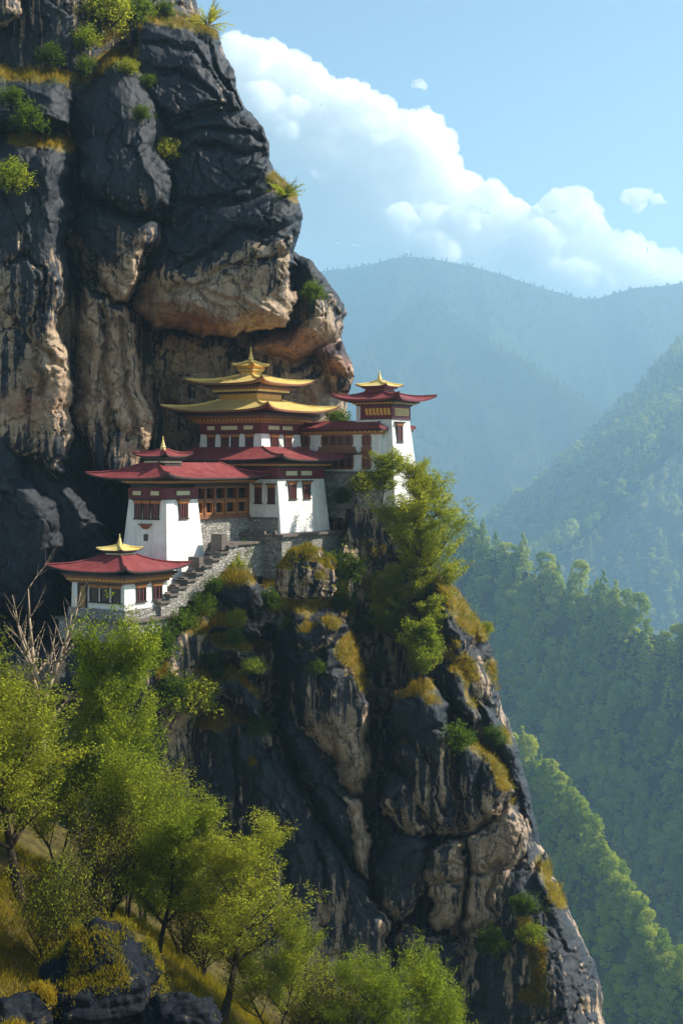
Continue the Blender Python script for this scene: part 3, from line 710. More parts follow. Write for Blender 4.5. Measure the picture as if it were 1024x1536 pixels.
# gallery
gz0, gz1 = -4.1, -1.55
m = B.mb(); m.box(-7.0, -.55, 3.6, 11.18, -8.6, gz0); gs = B.put('gallery_base', m, M['stone'])
m = B.mb(); m.box(-7.0, -.32, 3.95, 11.18, gz0+.002, gz0+.16); B.put('gallery_sill', m, M['wood'])
m = B.mb(); m.box(-6.9, -.85, 3.9, 11.18, gz0+.162, gz1); B.put('gallery_glass', m, M['glass'])
f = B.face('R', -.5)
for z0, z1 in ((gz0+.162, gz0+.34), (-2.72, -2.52), (gz1-.16, gz1)): f.box(4.15, 11.15, -.35, 0, z0, z1)
f2 = B.face('R', -.5)
cols = [4.15, 5.35, 6.6, 8.0, 9.6, 11.15]
for i, c in enumerate(cols): f.box(c-.11, c+.11, -.36, .06, gz0+.17, gz1)
for c0, c1 in zip(cols[:-1], cols[1:]):
    for e0, e1 in ((c0+.111, c0+.25), (c1-.25, c1-.111)): f2.box(e0, e1, -.3, -.03, gz0+.342, -2.722)
    f2.box(c0+.25, c1-.25, -.3, -.03, gz0+.342, gz0+.48); f2.box(c0+.25, c1-.25, -.3, -.03, -2.86, -2.722)
g = B.put('gallery_frame', f, M['wood']); B.put('casement', f2, M['woodlight'], g)
m = B.mb(); m.box(-6.9, -.42, 3.95, 11.18, gz1+.002, -1.62 + .28); B.put('gallery_beam', m, M['wooddark'])
B.cornice(-3.75, -.12, .1, 11.1, -1.3, -.98, .6, ('wood', 'woodlight', 'wooddark'), 'golddeep')
B.roof(-5.9, 1.5, -1.65, 11.15, -.86, 1.2, (-2.9, -1.5, .9, 8.5), .42, .35)
m = B.mb(); m.box(-2.9, -.9, .9, 2.9, -.35, .55); m.box(-3.15, -.65, .65, 3.15, .552, .7); nk = B.put('cap_neck', m, M['wooddark'])
m = B.mb(); m.box(-2.93, -.87, .87, 2.93, .3, .42); B.put('neck_band', m, M['cream'], nk)
B.roof(-3.35, -.45, .45, 3.35, .8, .55, (-2.1, -1.7, 1.7, 2.1), .28, .22, 'roofred', .1, name='cap_roof')
B.finial(-1.9, 1.9, 1.3, 1.05, .32)

# ---- central block
B = Bld('temple_block', 'white central block with a red hip roof, standing on the walled stone terrace', 'building', -1, 14.5, -5.4)
a0, a1, b0, b1 = -7.4, 2.3, 11.25, 18.2; zt = -.95; bat = .085
m = B.mb(); k = bat*(zt+4.2); k2 = bat*(zt+5.4); m.frus((a0, a1+k2, b0-k*.1, b1+k2, -5.4), (a0, a1, b0, b1, zt)); B.put('wall', m, M['plaster'])
m = B.mb(); m.box(-.54, a1+.1, b0-.12, b0+.5, -5.4, -4.25); B.put('stone_base', m, M['stone'])
m = B.mb(); m.box(-.54, a1+.15, b0-.2, b0+.5, -4.248, -4.12); B.put('coping', m, M['slate'])
for u in (13.25, 15.35): B.window('R', a1+bat*(zt+2.65), u, -2.62, .85, 1.15, 3, 1.0)
for u in (.45, 1.75): B.window('L', b0-.03, u, -2.95, .5, 1.25, 3, .45)
B.frieze(a0, a1, b0, b1, zt+.002, -.1)
B.panels('R', a1+.05, [(12.4, 14.0), (14.6, 16.2)], -.72, -.36)
B.cornice(a0, a1, b0, b1, -.098, .42, .7, ('wooddark', 'woodlight', 'wooddark'), 'golddeep')
B.roof(a0-1.4, a1+1.45, b0-1.45, b1+1.45, .58, 1.1, (-7.3, -.6, 13.3, 18.5), .4, .38)

# ---- gold roofed temple
B = Bld('golden_temple', 'temple hall crowned by three tiers of gold roofs under the cliff overhang', 'temple', -4.1, 16.5, .8)
a0, a1, b0, b1 = -7.3, -.93, 13.6, 19.4; zt = 2.85; bat = .06
B.walls(a0, a1, b0, b1, .6, zt, bat)
for u in (-6.1, -4.65, -3.6, -2.1): B.window('L', b0-bat*1.7, u, 1.3, .6, 1.2, 3, .5)
for u in (15.4, 17.4): B.window('R', a1+bat*1.7, u, 1.3, .85, 1.2, 3, .9)
B.frieze(a0, a1, b0, b1, zt+.002, 3.68)
B.panels('L', b0-.05, [(-6.55, -5.75), (-5.05, -3.35), (-2.7, -1.75)], 3.12, 3.45); B.panels('R', a1+.05, [(14.5, 16.1), (16.6, 18.1)], 3.12, 3.45)
B.cornice(a0, a1, b0, b1, 3.682, 4.5, 1.3, ('woodlight', 'red', 'wood', 'wooddark'), 'golddeep', .4)
B.roof(a0-1.95, a1+1.95, b0-1.95, b1+1.95, 4.72, 1.05, (-6.1, -2.1, 14.6, 18.4), .55, .5, 'gold', .16, fas='wood')
m = B.mb(); m.box(-6.05, -2.15, 14.65, 18.35, 5.3, 6.22); B.put('upper_body', m, M['golddeep'])
B.cornice(-6.05, -2.15, 14.65, 18.35, 6.222, 6.98, .95, ('wooddark', 'golddeep', 'wood', 'wooddark'), 'gold', .36)
B.roof(-7.75, -.45, 12.95, 20.05, 7.08, .85, (-4.8, -3.4, 15.8, 17.2), .45, .4, 'gold', .14, fas='wood', name='upper_roof')
m = B.mb(); m.box(-4.72, -3.48, 15.88, 17.12, 7.7, 8.42); B.put('lantern', m, M['gold'])
B.cornice(-4.72, -3.48, 15.88, 17.12, 8.1, 8.62, .22, ('golddeep', 'wooddark', 'golddeep'), 'gold', .28)
B.roof(-5.15, -3.05, 15.45, 17.55, 8.7, .48, (-4.3, -3.9, 16.3, 16.7), .16, .12, 'gold', .08, fas='golddeep', name='lantern_roof')
B.finial(-4.1, 16.5, 9.12, 1.3, .36)

# ---- two storey hall
B = Bld('long_hall', 'two storey white hall with rows of timber windows and flat red roof', 'building', 2, 22.6, -.4)
a0, a1, b0, b1 = -3.4, 6.7, 20.0, 24.6; zt = 2.75
B.walls(a0, a1, b0, b1, -.4, zt, .0)
pl0 = b0
def win_row(u0, u1, z0, z1, n):
    f = B.face('L', pl0); f.box(u0, u1, -.3, .1, z0-.14, z0-.002); f.box(u0, u1, -.3, .1, z1+.002, z1+.14)
    for i in range(n+1):
        x = u0 + (u1-u0)*i/n; f.box(x-.09, x+.09, -.3, .09, z0, z1)
    fr = B.put('window', f, M['wood'])
    f = B.face('L', pl0); f.box(u0, u1, -.3, .012, z0, z1); B.put('pane', f, M['glass'], fr)
    f = B.face('L', pl0)
    for i in range(n):
        for k in (1, 2):
            x = u0 + (u1-u0)*(i+k/3)/n; f.box(x-.035, x+.035, -.2, .05, z0, z1)
    B.put('lattice', f, M['bars'], fr)
win_row(-1.5, -.35, 1.85, 2.6, 2); win_row(1.0, 4.05, 1.85, 2.6, 4); win_row(5.1, 5.85, 1.85, 2.6, 2)
win_row(1.3, 4.1, -.1, .85, 4); win_row(5.1, 5.85, -.1, .85, 2)
f = B.face('L', pl0); f.box(.7, 4.35, -.2, .16, 1.52, 1.708); f.frus((.55, 4.55, -.2, .35, 1.2), (.7, 4.35, -.2, .2, 1.518)); B.put('bay_ledge', f, M['wood'])
f = B.face('L', pl0); f.box(.2, 4.9, -.2, .55, 1.08, 1.198); f.frus((1.25, 4.15, -.2, .2, .995), (.35, 4.75, -.2, .5, 1.078)); B.put('bay_hood', f, M['wooddark'])
for u0, u1 in ((-1.55, -.3), (5.0, 5.95)):
    f = B.face('L', pl0); f.frus((u0, u1, -.2, .12, 1.0), (u0-.05, u1+.05, -.2, .3, 1.3)); f.box(u0, u1, -.2, .14, 1.302, 1.7); B.put('window_panel', f, M['wood'])
B.cornice(a0, a1, b0, b1, zt+.002, 3.2, .5, ('woodlight', 'wood', 'wooddark'), 'golddeep', .5)
B.roof(a0-.7, a1+.5, b0-.85, b1+.6, 3.34, .62, (a0+.3, a1-.6, b0+1.0, b1-.5), .12, .1, 'roofred', .18, fas='red')
m = B.mb(); m.box(a0, a1+.12, b0-.14, b1, -3.6, -.55); sb = B.put('stone_base', m, M['stone'])
m = B.mb(); m.box(a0, a1+.2, b0-.3, b1, -.548, -.402); B.put('coping', m, M['slate'], sb)

# ---- watch tower on the edge
B = Bld('watch_tower', 'tapering white watch tower with carved red frieze and gold cap, out on the cliff edge', 'tower', 5.5, 22, -2.4)
a0, a1, b0, b1 = 3.95, 7.5, 20.75, 23.8; zt = 4.1; bat = .10
B.walls(a0, a1, b0, b1, -3.4, zt, bat)
B.window('R', a1+bat*(zt-2.15), 21.75, 2.15, .8, 1.35, 3, 1.0)
B.frieze(a0+.55, a1, b0, b1, zt+.002, 5.2, .07)
for i in range(7):
    f = B.face('L', b0-.07); u = a0+1.0 + i*.36
    f.box(u, u+.24, -.02, .05, 4.60, 4.98); f.box(u+.07, u+.31, -.02, .045, 4.4, 4.598); B.put('carving', f, M['golddeep'])
f = B.face('R', a1+.07); f.box(b0+.35, b1-.3, -.02, .03, 4.35, 5.0); lt = B.put('carved_panel', f, M['golddeep'])
f = B.face('R', a1+.07)
for i in range(9): f.box(b0+.45+i*.25, b0+.55+i*.25, -.02, .07, 4.42, 4.93)
B.put('lattice', f, M['cream'], lt)
m = B.mb(); m.box(a0, a0+.5, b0+.02, b1, 4.104, 5.3); B.put('end_wall', m, M['plaster'])
B.cornice(a0+.3, a1, b0, b1, 5.202, 5.62, .7, ('wooddark', 'wood', 'wooddark'), 'golddeep')
B.roof(a0-1.0, a1+1.3, b0-1.3, b1+1.3, 5.72, .72, (4.6, 6.4, 21.3, 23.0), .5, .45, 'roofred', .16, fas='red')
m = B.mb(); m.box(4.55, 6.45, 21.25, 23.0, 6.3, 6.72); m.box(4.35, 6.65, 21.05, 23.2, 6.722, 6.85); B.put('cap_neck', m, M['red'])
B.roof(4.1, 6.9, 20.8, 23.45, 6.92, .5, (5.3, 5.7, 21.95, 22.3), .16, .14, 'gold', .09, fas='red', name='cap_roof')
B.finial(5.5, 22.1, 7.38, .95, .3)

# ---- terrace, stair wall, ruined wall
B = Bld('stone_terrace', 'grey masonry terrace with slate coping under the central block', 'terrace', 1, 14.5, -9)
m = B.mb(); m.box(-1.5, 3.4, 10.3, 19.6, -9.0, -5.62); B.put('retaining_wall', m, M['stone'])
m = B.mb(); m.box(-1.6, 3.75, 9.95, 20.0, -5.618, -5.42); B.put('coping', m, M['slate'])
for i, (a, b) in enumerate(((-.9,10.05),(-.1,10.1),(.7,10.0),(1.5,10.1),(2.6,10.05))):
    m = B.mb(); m.frus((a, a+.36, b, b+.3, -5.419), (a+.05, a+.29, b+.04, b+.27, -5.419+.22+.07*(i % 3))); B.put('kerb_stone', m, M['slate'])
B = Bld('stair_wall', 'stepped masonry stair wall with dark slate caps climbing beside the white tower', 'stairway', 2, 2, -10)
n = 9; rs = random.Random(4)
for i in range(n):
    bb = -3.2 + i*1.02; zz = -9.75 + i*.46
    m = B.mb(); m.box(1.0, 2.1, bb, bb+1.02-.002, zz-1.5, zz-.14); w = B.put('stair_block', m, M['stone'])
    m = B.mb(); m.box(.9, 2.28, bb-.22, bb+.95, zz-.138, zz); m.box(1.1+.2*rs.random(), 1.75, bb+.05, bb+.75, zz+.001, zz+.13); B.put('slate_cap', m, M['slate'], w)
for y0, y1, z0, z1 in ((4.2, 4.9, -6.4, -5.2), (1.4, 1.9, -7.6, -6.8)):
    m = B.mb(); m.box(.95, 2.0, y0, y1, z0, z1); B.put('stair_post', m, M['slate'])
m = B.mb(); m.box(-.5, 1.6, 5.98, 10.28, -8.8, -6.15); w = B.put('lower_wall', m, M['stone'])
m = B.mb(); m.box(-.5, 1.8, 5.9, 10.28, -6.148, -5.98); B.put('coping', m, M['slate'], w)
B = Bld('ruined_wall', 'broken stretch of pale wall in the shade below the long hall', 'wall', 3.2, 20.0, -4.6)
m = B.mb()
for i in range(7): m.box(.2+i*.42, .2+i*.42+.418, 20.3, 20.9, -4.4, -3.1 - .35*abs(math.sin(i*2.3)))
o = B.put('wall', m, M['stone'])
# ------------------------------------------------------------------ plants
def leaf_quads(C, size, rng, upb=.4, asp=.55, flat=.5):
    n = len(C)
    d = rng.normal(0, 1, (n, 3)); d[:, 2] = d[:, 2]*flat + upb*.3; d /= np.linalg.norm(d, axis=1, keepdims=True)
    r = rng.normal(0, 1, (n, 3)); r[:, 2] += upb*2
    s = np.cross(d, r); s /= np.linalg.norm(s, axis=1, keepdims=True) + 1e-9
    l = size*rng.uniform(.55, 1.25, (n, 1)); w = l*asp
    V = np.stack([C - d*l*.5, C + s*w*.5, C + d*l*.5, C - s*w*.5], 1).reshape(-1, 3)
    return V, np.arange(4*n).reshape(-1, 4)

def tree_meshes(name, seed, H, W, n_leaf, leaf, stems=1, first=.25, spread=.75, trunk_r=.16, fill=1.0, up=.25):
    """returns (wood mesh, crown mesh); the tree stands at the origin, height H, crown width W"""
    r = random.Random(seed); rng = np.random.default_rng(seed)
    wood = MB(); tips = []
    def grow(p, d, L, rad, lev):
        n = 5 if lev == 0 else (4 if lev < 3 else 2); pts = [p.copy()]; rr = rad
        for i in range(n):
            d = (d + Vector((r.gauss(0,.16), r.gauss(0,.16), r.gauss(0,.10) + (up*.35 if lev else .12)))).normalized()
            q = p + d*(L/n); r2 = rad*(1 - .75*(i+1)/n) if lev < 3 else rad*.5
            wood.tube(p, q, rr, max(r2, .006), 7 if lev == 0 else (5 if lev == 1 else 3)); p = q; rr = max(r2, .006); pts.append(p.copy())
            if lev < 3:
                t = (i+1)/n
                if lev == 0 and t < first: continue
                k = {0: 3, 1: 2, 2: 2}[lev]
                for _ in range(k):
                    a = r.uniform(0, 2*math.pi); side = Vector((math.cos(a), math.sin(a), r.uniform(-.15, .35)))
                    nd_ = (d*(1-spread) + side*spread + Vector((0,0,up))).normalized()
                    sc_ = {0: .50, 1: .52, 2: .52}[lev]*(1.15 - .45*t if lev == 0 else 1.0)
                    grow(p.copy(), nd_, L*sc_*r.uniform(.75, 1.2), rr*.62, lev+1)
            if lev >= 2: tips.append(p.copy())
    for s_ in range(stems):
        a = 2*math.pi*s_/max(stems, 1) + r.uniform(-.4, .4); tl = 0.05 if stems == 1 else .45
        grow(Vector((0,0,0)), Vector((math.cos(a)*tl, math.sin(a)*tl, 1)).normalized(), H*.72, trunk_r*(1 if stems == 1 else .7), 0)
    T = np.array([tuple(t) for t in tips]); wv = np.array(wood.v)
    h = T[:, 2].max() + .15; sx = (W/2) / (np.percentile(np.hypot(T[:,0], T[:,1]), 96) + .15); sz = H/h
    S = np.array([sx, sx, sz])
    T = T*S; wv = wv*np.array([sx, sx, sz]); z0 = wv[:, 2] < .02; wv[z0, 2] -= .6
    wood.v = [tuple(v) for v in wv]
    k = max(1, int(n_leaf*fill/len(T))); C = np.repeat(T, k, 0); C = C + rng.normal(0, .105*(H/10)**.5, C.shape)*np.array([1.35,1.35,.7])
    V, Q = leaf_quads(C, leaf, rng)
    return wood.mesh(name+'_trunk', True), np_mesh(name+'_crown', V, Q)

def plant(name, meshes, loc, rz, sc, label, cat, group=None, mats=('bark', 'leaf'), parts=('trunk', 'crown')):
    root = empty(name, loc, rz); root.scale = (sc, sc, sc) if not isinstance(sc, tuple) else sc
    tag(root, label, cat, group)
    for nm, me, mt in zip(parts, meshes, mats): link(nm, me, M[mt], root)
    return root

# ---- foreground hillside
hx = np.arange(-34, 14, .28); hy = np.arange(36, 92, .28); HX, HY = np.meshgrid(hx, hy)
def hill_z(x, y):
    x = np.asarray(x, dtype=np.float64); y = np.asarray(y, dtype=np.float64)
    z = -17.0 - .58*(x + 14) - .010*(x+14)**2*np.where(x > -14, 1, .3)
    z = z - .30*np.maximum(y - 60, 0) - .14*np.maximum(54 - y, 0)
    z = z - 1.2*sst(-8.5, -5, x)*sst(60, 50, y)
    return z + .5*fbm(x*.22, y*.22, seed=201, oct=4) + .12*fbm(x*1.1, y*1.1, seed=205, oct=3)
HZv = hill_z(HX, HY)
Vh = np.stack([HX, HY, HZv], -1); nr, nc = HX.shape; ii = np.arange(nr*nc).reshape(nr, nc)
qh = np.stack([ii[:-1,:-1], ii[:-1,1:], ii[1:,1:], ii[1:,:-1]], -1).reshape(-1, 4)
tag(link('hillside', np_mesh('hillside', Vh.reshape(-1,3), qh, True), M['soil']), kind='structure')
rng = np.random.default_rng(77)
n = 36000
bx = rng.uniform(-22, 4, n); by = rng.uniform(40, 66, n); keep = fbm(bx*.35, by*.35, seed=211, oct=3) > -.32
bx, by = bx[keep], by[keep]
pos = np.stack([bx, by, hill_z(bx, by) - .02], -1); nrm = np.tile(np.array([[.35, -.1, .9]]), (len(bx), 1))
Vb, Fb = blades(pos, nrm, 6, .40, .014, rng, .6)
tag(link('hillside_grass', np_mesh('hillside_grass', Vb, Fb), M['grass']), 'golden dry grass covering the slope in front of the trees', 'grass', kind='stuff')

# ---- boulders
def boulder(name, loc, rad, seed, mat, label, group=None, rough=.30, rz=0):
    import bmesh
    bm = bmesh.new(); bmesh.ops.create_icosphere(bm, subdivisions=6, radius=1.0)
    co = np.array([v.co[:] for v in bm.verts]); d = co.copy()
    nse = rough*fbm(d[:,0]*1.1+seed, d[:,1]*1.1, d[:,2]*1.1, seed, 3) + .16*(np.abs(vn(d[:,0]*2.3, d[:,1]*2.3+seed, d[:,2]*3.2, seed+7)) - .5)
    lay_ = -.07*np.abs(vn(d[:,0]*1.2+d[:,2]*7, d[:,1]*1.2, d[:,2]*3, seed+9)) + .05*fbm(d[:,0]*6, d[:,1]*6, d[:,2]*6, seed+3, 4, .6)
    co = d*(1 + nse + lay_)[:, None]
    co[:, 2] = np.where(co[:, 2] < -.55, -.55 + (co[:, 2]+.55)*.3, co[:, 2])
    co *= np.array(rad)
    Fm = np.array([[v.index for v in f.verts] for f in bm.faces]); bm.free()
    o = link(name, np_mesh(name, co, Fm, True), M[mat], None, loc); o.rotation_euler = (0, 0, rz)
    tag(o, label, 'boulder', group)
    return o, co, Fm
def tuft_on(o, co, Fm, seed, zmin, n, L, label):
    rng = np.random.default_rng(seed)
    a, b, c = co[Fm[:,0]], co[Fm[:,1]], co[Fm[:,2]]; nn = np.cross(b-a, c-a); nn /= np.linalg.norm(nn, axis=1, keepdims=True) + 1e-9
    ctr = (a+b+c)/3; w = np.nonzero((nn[:,2] > zmin) & (fbm(ctr[:,0]*.9, ctr[:,1]*.9, ctr[:,2]*.9, seed, 3) > -.05))[0]
    p = ctr[rng.choice(w, n)]; nq = nn[rng.choice(w, n)]
    V, Fc = blades(p, nq, 3, L, .02, rng, .7, .25)
    m_ = link('moss_cap', np_mesh('moss_cap', V, Fc), M['grass'], o); m_['kind'] = 'stuff'; m_['label'] = label
pb = P(460, 868, 104.2)
o, co, Fm = boulder('perched_boulder', pb, (2.3, 2.2, 2.3), 11, 'boulder', 'rounded boulder with a golden moss cap perched below the stone terrace', None, .15)
tuft_on(o, co, Fm, 3, .35, 4200, .26, 'golden moss cap')
o, co, Fm = boulder('slope_boulder', P(150, 1490, 47.5), (2.0, 1.9, 1.9), 23, 'darkboulder', 'biggest dark boulder in the golden grass slope, moss running down it', 'boulders in the grass slope', rz=.4)
tuft_on(o, co, Fm, 5, .2, 4500, .15, 'golden moss')
o, co, Fm = boulder('slope_boulder', P(280, 1540, 46.5), (1.35, 1.3, 1.0), 31, 'darkboulder', 'low bare rounded boulder at the foot of the grass slope', 'boulders in the grass slope')
o, co, Fm = boulder('slope_boulder', P(28, 1545, 45), (1.4, 1.2, 1.2), 37, 'darkboulder', 'grass topped dark boulder in the bottom corner of the slope', 'boulders in the grass slope', rz=1)
tuft_on(o, co, Fm, 6, .3, 3000, .2, 'golden grass cap')

# ---- trees on the near slope: (base px, top py, base py, depth, crown px width, variant, label)
NEAR = [
 (38, 985, 1322, 56, 250, 0, 'broad sunlit tree whose dark trunk stands at the upper edge of the grass'),
 (140, 893, 1280, 64, 165, 1, 'tall light green tree whose top reaches just below the shrine plinth'),
 (2, 940, 1296, 66, 130, 2, 'sunlit tree cut by the picture edge beside the bleached dead tree'),
 (190, 1040, 1290, 61, 190, 3, 'leaning sunlit tree between the tall one and the cliff'),
 (102, 1262, 1382, 52, 135, 4, 'small bushy low tree on the crest of the golden grass'),
 (238, 1195, 1404, 58, 170, 1, 'slender tree with thin trunk at the grass edge below the crag'),
 (332, 1222, 1475, 58, 195, 0, 'round crowned tree with a forked dark trunk at the lower grass'),
 (275, 1250, 1412, 64, 150, 2, 'shaded tree tucked behind the round crowned forked one'),
 (412, 1362, 1545, 59, 150, 3, 'airy tree beyond the lower boulder with its trunk foot hidden'),
 (548, 1416, 1660, 63, 160, 0, 'wide crown rising from the lower picture edge below the bare rock slabs'),
 (668, 1402, 1660, 67, 125, 1, 'rounder darker crown nearest to the foot of the right hand crag'),
 (215, 1130, 1330, 66, 150, 2, 'bright green tree against the dark cliff above the slender one'),
 (300, 1300, 1440, 63, 130, 4, 'low dense young tree under the round crowned forked one'),
 (470, 1440, 1620, 64, 150, 4, 'low bushy crown between the airy tree and the wide crown'),
 (85, 1090, 1300, 62, 160, 3, 'dense tree behind the broad one and below the dead tree'),
 (165, 1165, 1330, 58.5, 120, 4, 'young tree with pale leaves just above the small bushy one'),
]
VAR = [tree_meshes('broad_tree', 101, 10, 7.0, 36000, .112, 1, .28, .76, .24),
       tree_meshes('tall_tree', 102, 10, 5.6, 33000, .112, 1, .28, .7, .21),
       tree_meshes('slim_tree', 103, 10, 5.2, 32000, .11, 2, .28, .7, .2),
       tree_meshes('lean_tree', 104, 10, 6.2, 33000, .112, 2, .28, .74, .21),
       tree_meshes('bush_tree', 105, 5, 5.0, 19000, .10, 4, .2, .7, .10)]
VH = [10, 10, 10, 10, 5]; VW = [7.0, 5.6, 5.2, 6.2, 5.0]
rs = random.Random(9)
for px, ty, by_, Y, w, v, lab in NEAR:
    s = Y/F; H = (by_-ty)*s; W = w*s
    ty -= 14; W *= 1.15
    p = P(px, by_, Y); zz = float(hill_z(p.x, p.y))
    base = Vector((p.x, p.y, min(p.z, zz + .05) if zz < p.z else p.z))
    H = (HZ-ty)*s - base.z
    plant('tree', VAR[v], base, rs.uniform(0, 6.28), (W/VW[v], W/VW[v], H/VH[v]), lab, 'tree', 'trees on the near slope')

def dead_tree(loc, H):
    r = random.Random(3); root = empty('dead_tree', loc); tag(root, 'bleached leafless dead tree with upswept bare branches below the shrine', 'dead tree')
    t = MB()
    def limb(mb, p, d, L, rad, lev):
        n = 7
        for i in range(n):
            d = (d + Vector((r.gauss(0,.07) + d.x*.02, r.gauss(0,.07), .06))).normalized(); q = p + d*(L/n); ra, rb_ = rad*(1-.86*i/n), rad*(1-.86*(i+1)/n)
            mb.tube(p, q, ra, rb_, 6); p = q
            if lev < 2 and i >= 1:
                for sg in ((-1, 1) if i % 2 else (1,)):
                    if r.random() < .8:
                        limb(mb, p.copy(), (d*.75 + Vector((sg*r.uniform(.35,.75), r.uniform(-.4,.4), r.uniform(-.05,.2)))).normalized(), L*r.uniform(.22,.40)*(1-.05*i), rb_*.65, lev+1)
    limb(t, Vector((0,0,-.3)), Vector((0,0,1)), H, .22, 0)
    for k, ax in enumerate((-.50, -.30, -.14, .12, .28, .46)):
        b = MB(); limb(b, Vector((0, 0, H*(.34 + .05*(k % 3)))), Vector((ax, r.uniform(-.25,.25), .9)).normalized(), H*r.uniform(.42,.58), .12, 1); link('branch', b.mesh('dead_branch', True), M['deadwood'], root)
    link('trunk', t.mesh('dead_trunk', True), M['deadwood'], root)
dead_tree(P(64, 1185, 67.5), (1185-872)*67.5/F)

# ---- trees and shrubs on the cliff
CT1 = tree_meshes('crag_tree', 131, 13, 7.2, 78000, .135, 1, .12, .74, .2, up=.18)
CT2 = tree_meshes('crag_sapling', 132, 6, 3.6, 15000, .16, 1, .1, .75, .09, up=.12)
print('D', [(p, round(depth_at(*p),1)) for p in ((606,948),(598,985),(637,1034),(660,985),(572,752),(460,900),(460,912))])
plant('crag_tree', CT1, P(618, 948, 112), 1.2, (1.05, 1.05, 1.15), 'tall sunlit tree on the crag in front of the watch tower', 'tree')
plant('crag_tree', CT1, P(598, 985, 112.5), 3.9, (.62, .62, .62), 'shorter shaded tree whose crown fills in below the tall crag tree', 'tree')
plant('crag_tree', CT2, P(637, 1034, 104), .3, (1.1, 1.1, .95), 'small upright sapling growing at the head of the streaked pillar', 'tree')
plant('crag_tree', CT2, P(660, 985, 109), 2.2, (1.05, 1.05, .9), 'bright sapling between the tall crag tree and the mossy crest', 'tree')
plant('crag_tree', CT2, P(572, 752, 115.5), 4.2, (1.0, 1.0, .72), 'little bright tree squeezed between the long hall and the watch tower', 'tree')

def shrub_meshes(name, seed, n_leaf, leaf):
    """shrub of radius about 1 m, rising from the origin"""
    r = random.Random(seed); rng = np.random.default_rng(seed); wood = MB(); tips = []
    for i in range(26):
        a = r.uniform(0, 6.28); el = r.uniform(.15, 1.5); p = Vector((0, 0, -.1)); L = r.uniform(.7, 1.05); rad = .035
        d = Vector((math.cos(a)*math.cos(el), math.sin(a)*math.cos(el), math.sin(el)))
        for k in range(4):
            d = (d + Vector((r.gauss(0,.15), r.gauss(0,.15), .05))).normalized(); q = p + d*L/4
            wood.tube(p, q, rad*(1-k*.22), rad*(1-(k+1)*.22), 4); p = q
            if k > 0:
                for _ in range(4): tips.append(tuple(p + Vector((r.gauss(0,.16), r.gauss(0,.16), r.gauss(0,.12)))))
    T = np.array(tips); C = np.repeat(T, n_leaf//len(T), 0); C = C + rng.normal(0, .075, C.shape)
    V, Q = leaf_quads(C, leaf, rng, .5, .45)
    return wood.mesh(name+'_stems', True), np_mesh(name+'_foliage', V, Q)
def fern_meshes(name, seed):
    r = random.Random(seed); wood = MB(); V = []; Q = []
    for i in range(22):
        a = r.uniform(0, 6.28); el = r.uniform(.3, 1.35); L = r.uniform(.9, 1.4); p = Vector((0,0,-.1)); d = Vector((math.cos(a)*math.cos(el), math.sin(a)*math.cos(el), math.sin(el)))
        for k in range(9):
            d = (d + Vector((0, 0, -.07)) + Vector((r.gauss(0,.04), r.gauss(0,.04), 0))).normalized(); q = p + d*L/9
            wood.tube(p, q, .02*(1-k*.1), .02*(1-(k+1)*.1), 4)
            s = d.cross(Vector((0,0,1))); s = s.normalized() if s.length > .01 else Vector((1,0,0))
            if k > 1:
                for sg in (-1, 1):
                    for o_ in (0, .5):
                        b = p + (q-p)*o_; e = b + s*sg*.26*(1.1-k*.08) + d*.20 + Vector((0,0,r.gauss(0,.05))); w = d*.035
                        n0 = len(V); V += [tuple(b-w), tuple(e), tuple(b+w), tuple(b+w*.2)]; Q.append((n0, n0+1, n0+2, n0+3))
            p = q
    return wood.mesh(name+'_stems', True), np_mesh(name+'_fronds', np.array(V), np.array(Q))
SH = [shrub_meshes('shrub', 301, 4200, .11), shrub_meshes('shrub', 302, 3600, .12), shrub_meshes('shrub', 303, 4200, .10)]
FERN = fern_meshes('fern', 305)
